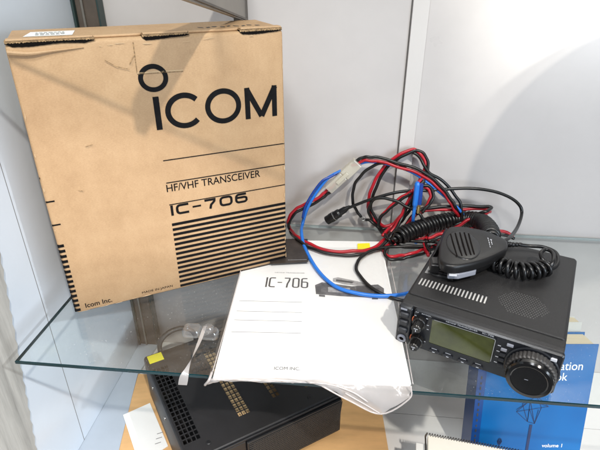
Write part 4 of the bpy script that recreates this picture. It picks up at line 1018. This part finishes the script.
for k in range(15): 
    z = 0.04 + k*0.0088; ribbon(bm, [(0.0045, z), (0.0045, z+0.003+0.003*((k*7)%5)/5)], 0.0022, lambda a, b: Vector((a, -0.0018, b)))
link('spine_lettering', bm, 'ink_soft', bk)
# second paperback behind it
b2 = thing('paperback_book', 'beige paperback standing close behind the blue handbook', 'book', (0.262, 0.519, FLOOR+0.0005), 0); b2.rotation_euler = (-TH, 0, 0)
bm = bmesh.new(); box(bm, 0, 0.148, 0.0013, 0.0185, 0.002, 0.2225); link('pages', bm, 'pages', b2)
bm = bmesh.new(); box(bm, 0, 0.150, 0.0, 0.0010, 0, 0.224); box(bm, 0, 0.150, 0.0188, 0.0198, 0, 0.224); link('cover', bm, 'paper_grey', b2, bevel=0.0003)

# spiral notepad on a white stack
NZ = -0.2
A, B = onz(428, 433, NZ), onz(515, 449, NZ); nu = (B-A).normalized(); nn = Vector((-nu.y, nu.x, 0)); nl = (B-A).length
np_ = thing('spiral_notepad', 'white spiral notepad with its wire edge up, in front of the blue book', 'notepad', A, math.atan2(nu.y, nu.x))
bm = bmesh.new(); box(bm, 0.0, nl+0.03, -0.20, -0.0035, -0.010, 0.0); link('pages', bm, 'cream', np_, bevel=0.0005)
bm = bmesh.new(); P = []
n = int((nl+0.028)/0.0036)
for i in range(n*12+1): an = 2*math.pi*i/12; P.append(Vector((0.002 + i/12*0.0036, -0.0025 + 0.0036*math.cos(an), -0.0045 + 0.0064*math.sin(an))))
tube(bm, P, 0.00055, 6); link('wire_spiral', bm, 'steel_dark', np_, smooth='all')
bm = bmesh.new(); tube(bm, catmull([(-0.001, -0.002, 0.002), (-0.003, -0.003, -0.004), (-0.002, -0.004, -0.012), (-0.0015, -0.03, -0.012), (-0.0015, -0.10, -0.012)], 5), 0.0012, 6); link('cover_edge', bm, 'steel_dark', np_, smooth='all')
st = thing('paper_stack', 'stack of white papers under the spiral notepad', 'paper stack', A, math.atan2(nu.y, nu.x))
bm = bmesh.new(); rs = random.Random(9); z = FLOOR - NZ + 0.0005
while z < -0.018:
    h_ = rs.uniform(0.006, 0.016); h_ = min(h_, -0.0135 - z); dx = rs.uniform(-0.003, 0.004)
    box(bm, -0.013+dx, nl+0.02+dx, -0.20, -0.006-abs(dx), z, z+h_-0.0008); z += h_
link('sheets', bm, 'paper', st, bevel=0.0006)

# grey object at the right edge behind the book
g = onz(594, 362, FLOOR)
t = thing('grey_case', 'dark grey rounded plastic case standing behind the blue book at the far right', 'plastic case', (g.x+0.011, g.y, FLOOR+0.0005), R(8))
bm = bmesh.new(); hh = 0.150
loft(bm, [[Vector((x, y, z)) for x, y in rrect(-0.011+k, 0.05-k, -k2, 0.035, 0.008, 5)] for z, k, k2 in ((0, 0.001, 0), (0.003, 0, 0), (hh-0.006, 0, 0), (hh-0.001, 0.003, -0.003), (hh, 0.008, -0.006))])
link('shell', bm, 'grey_plastic', t, smooth=40)
bm = bmesh.new(); box(bm, -0.004, 0.0, -0.0012, -0.0001, 0.05, hh-0.02); link('seam_or_glint', bm, 'label_silver', t, bevel=0.0004)  # silver strip drawn as a highlight on the case
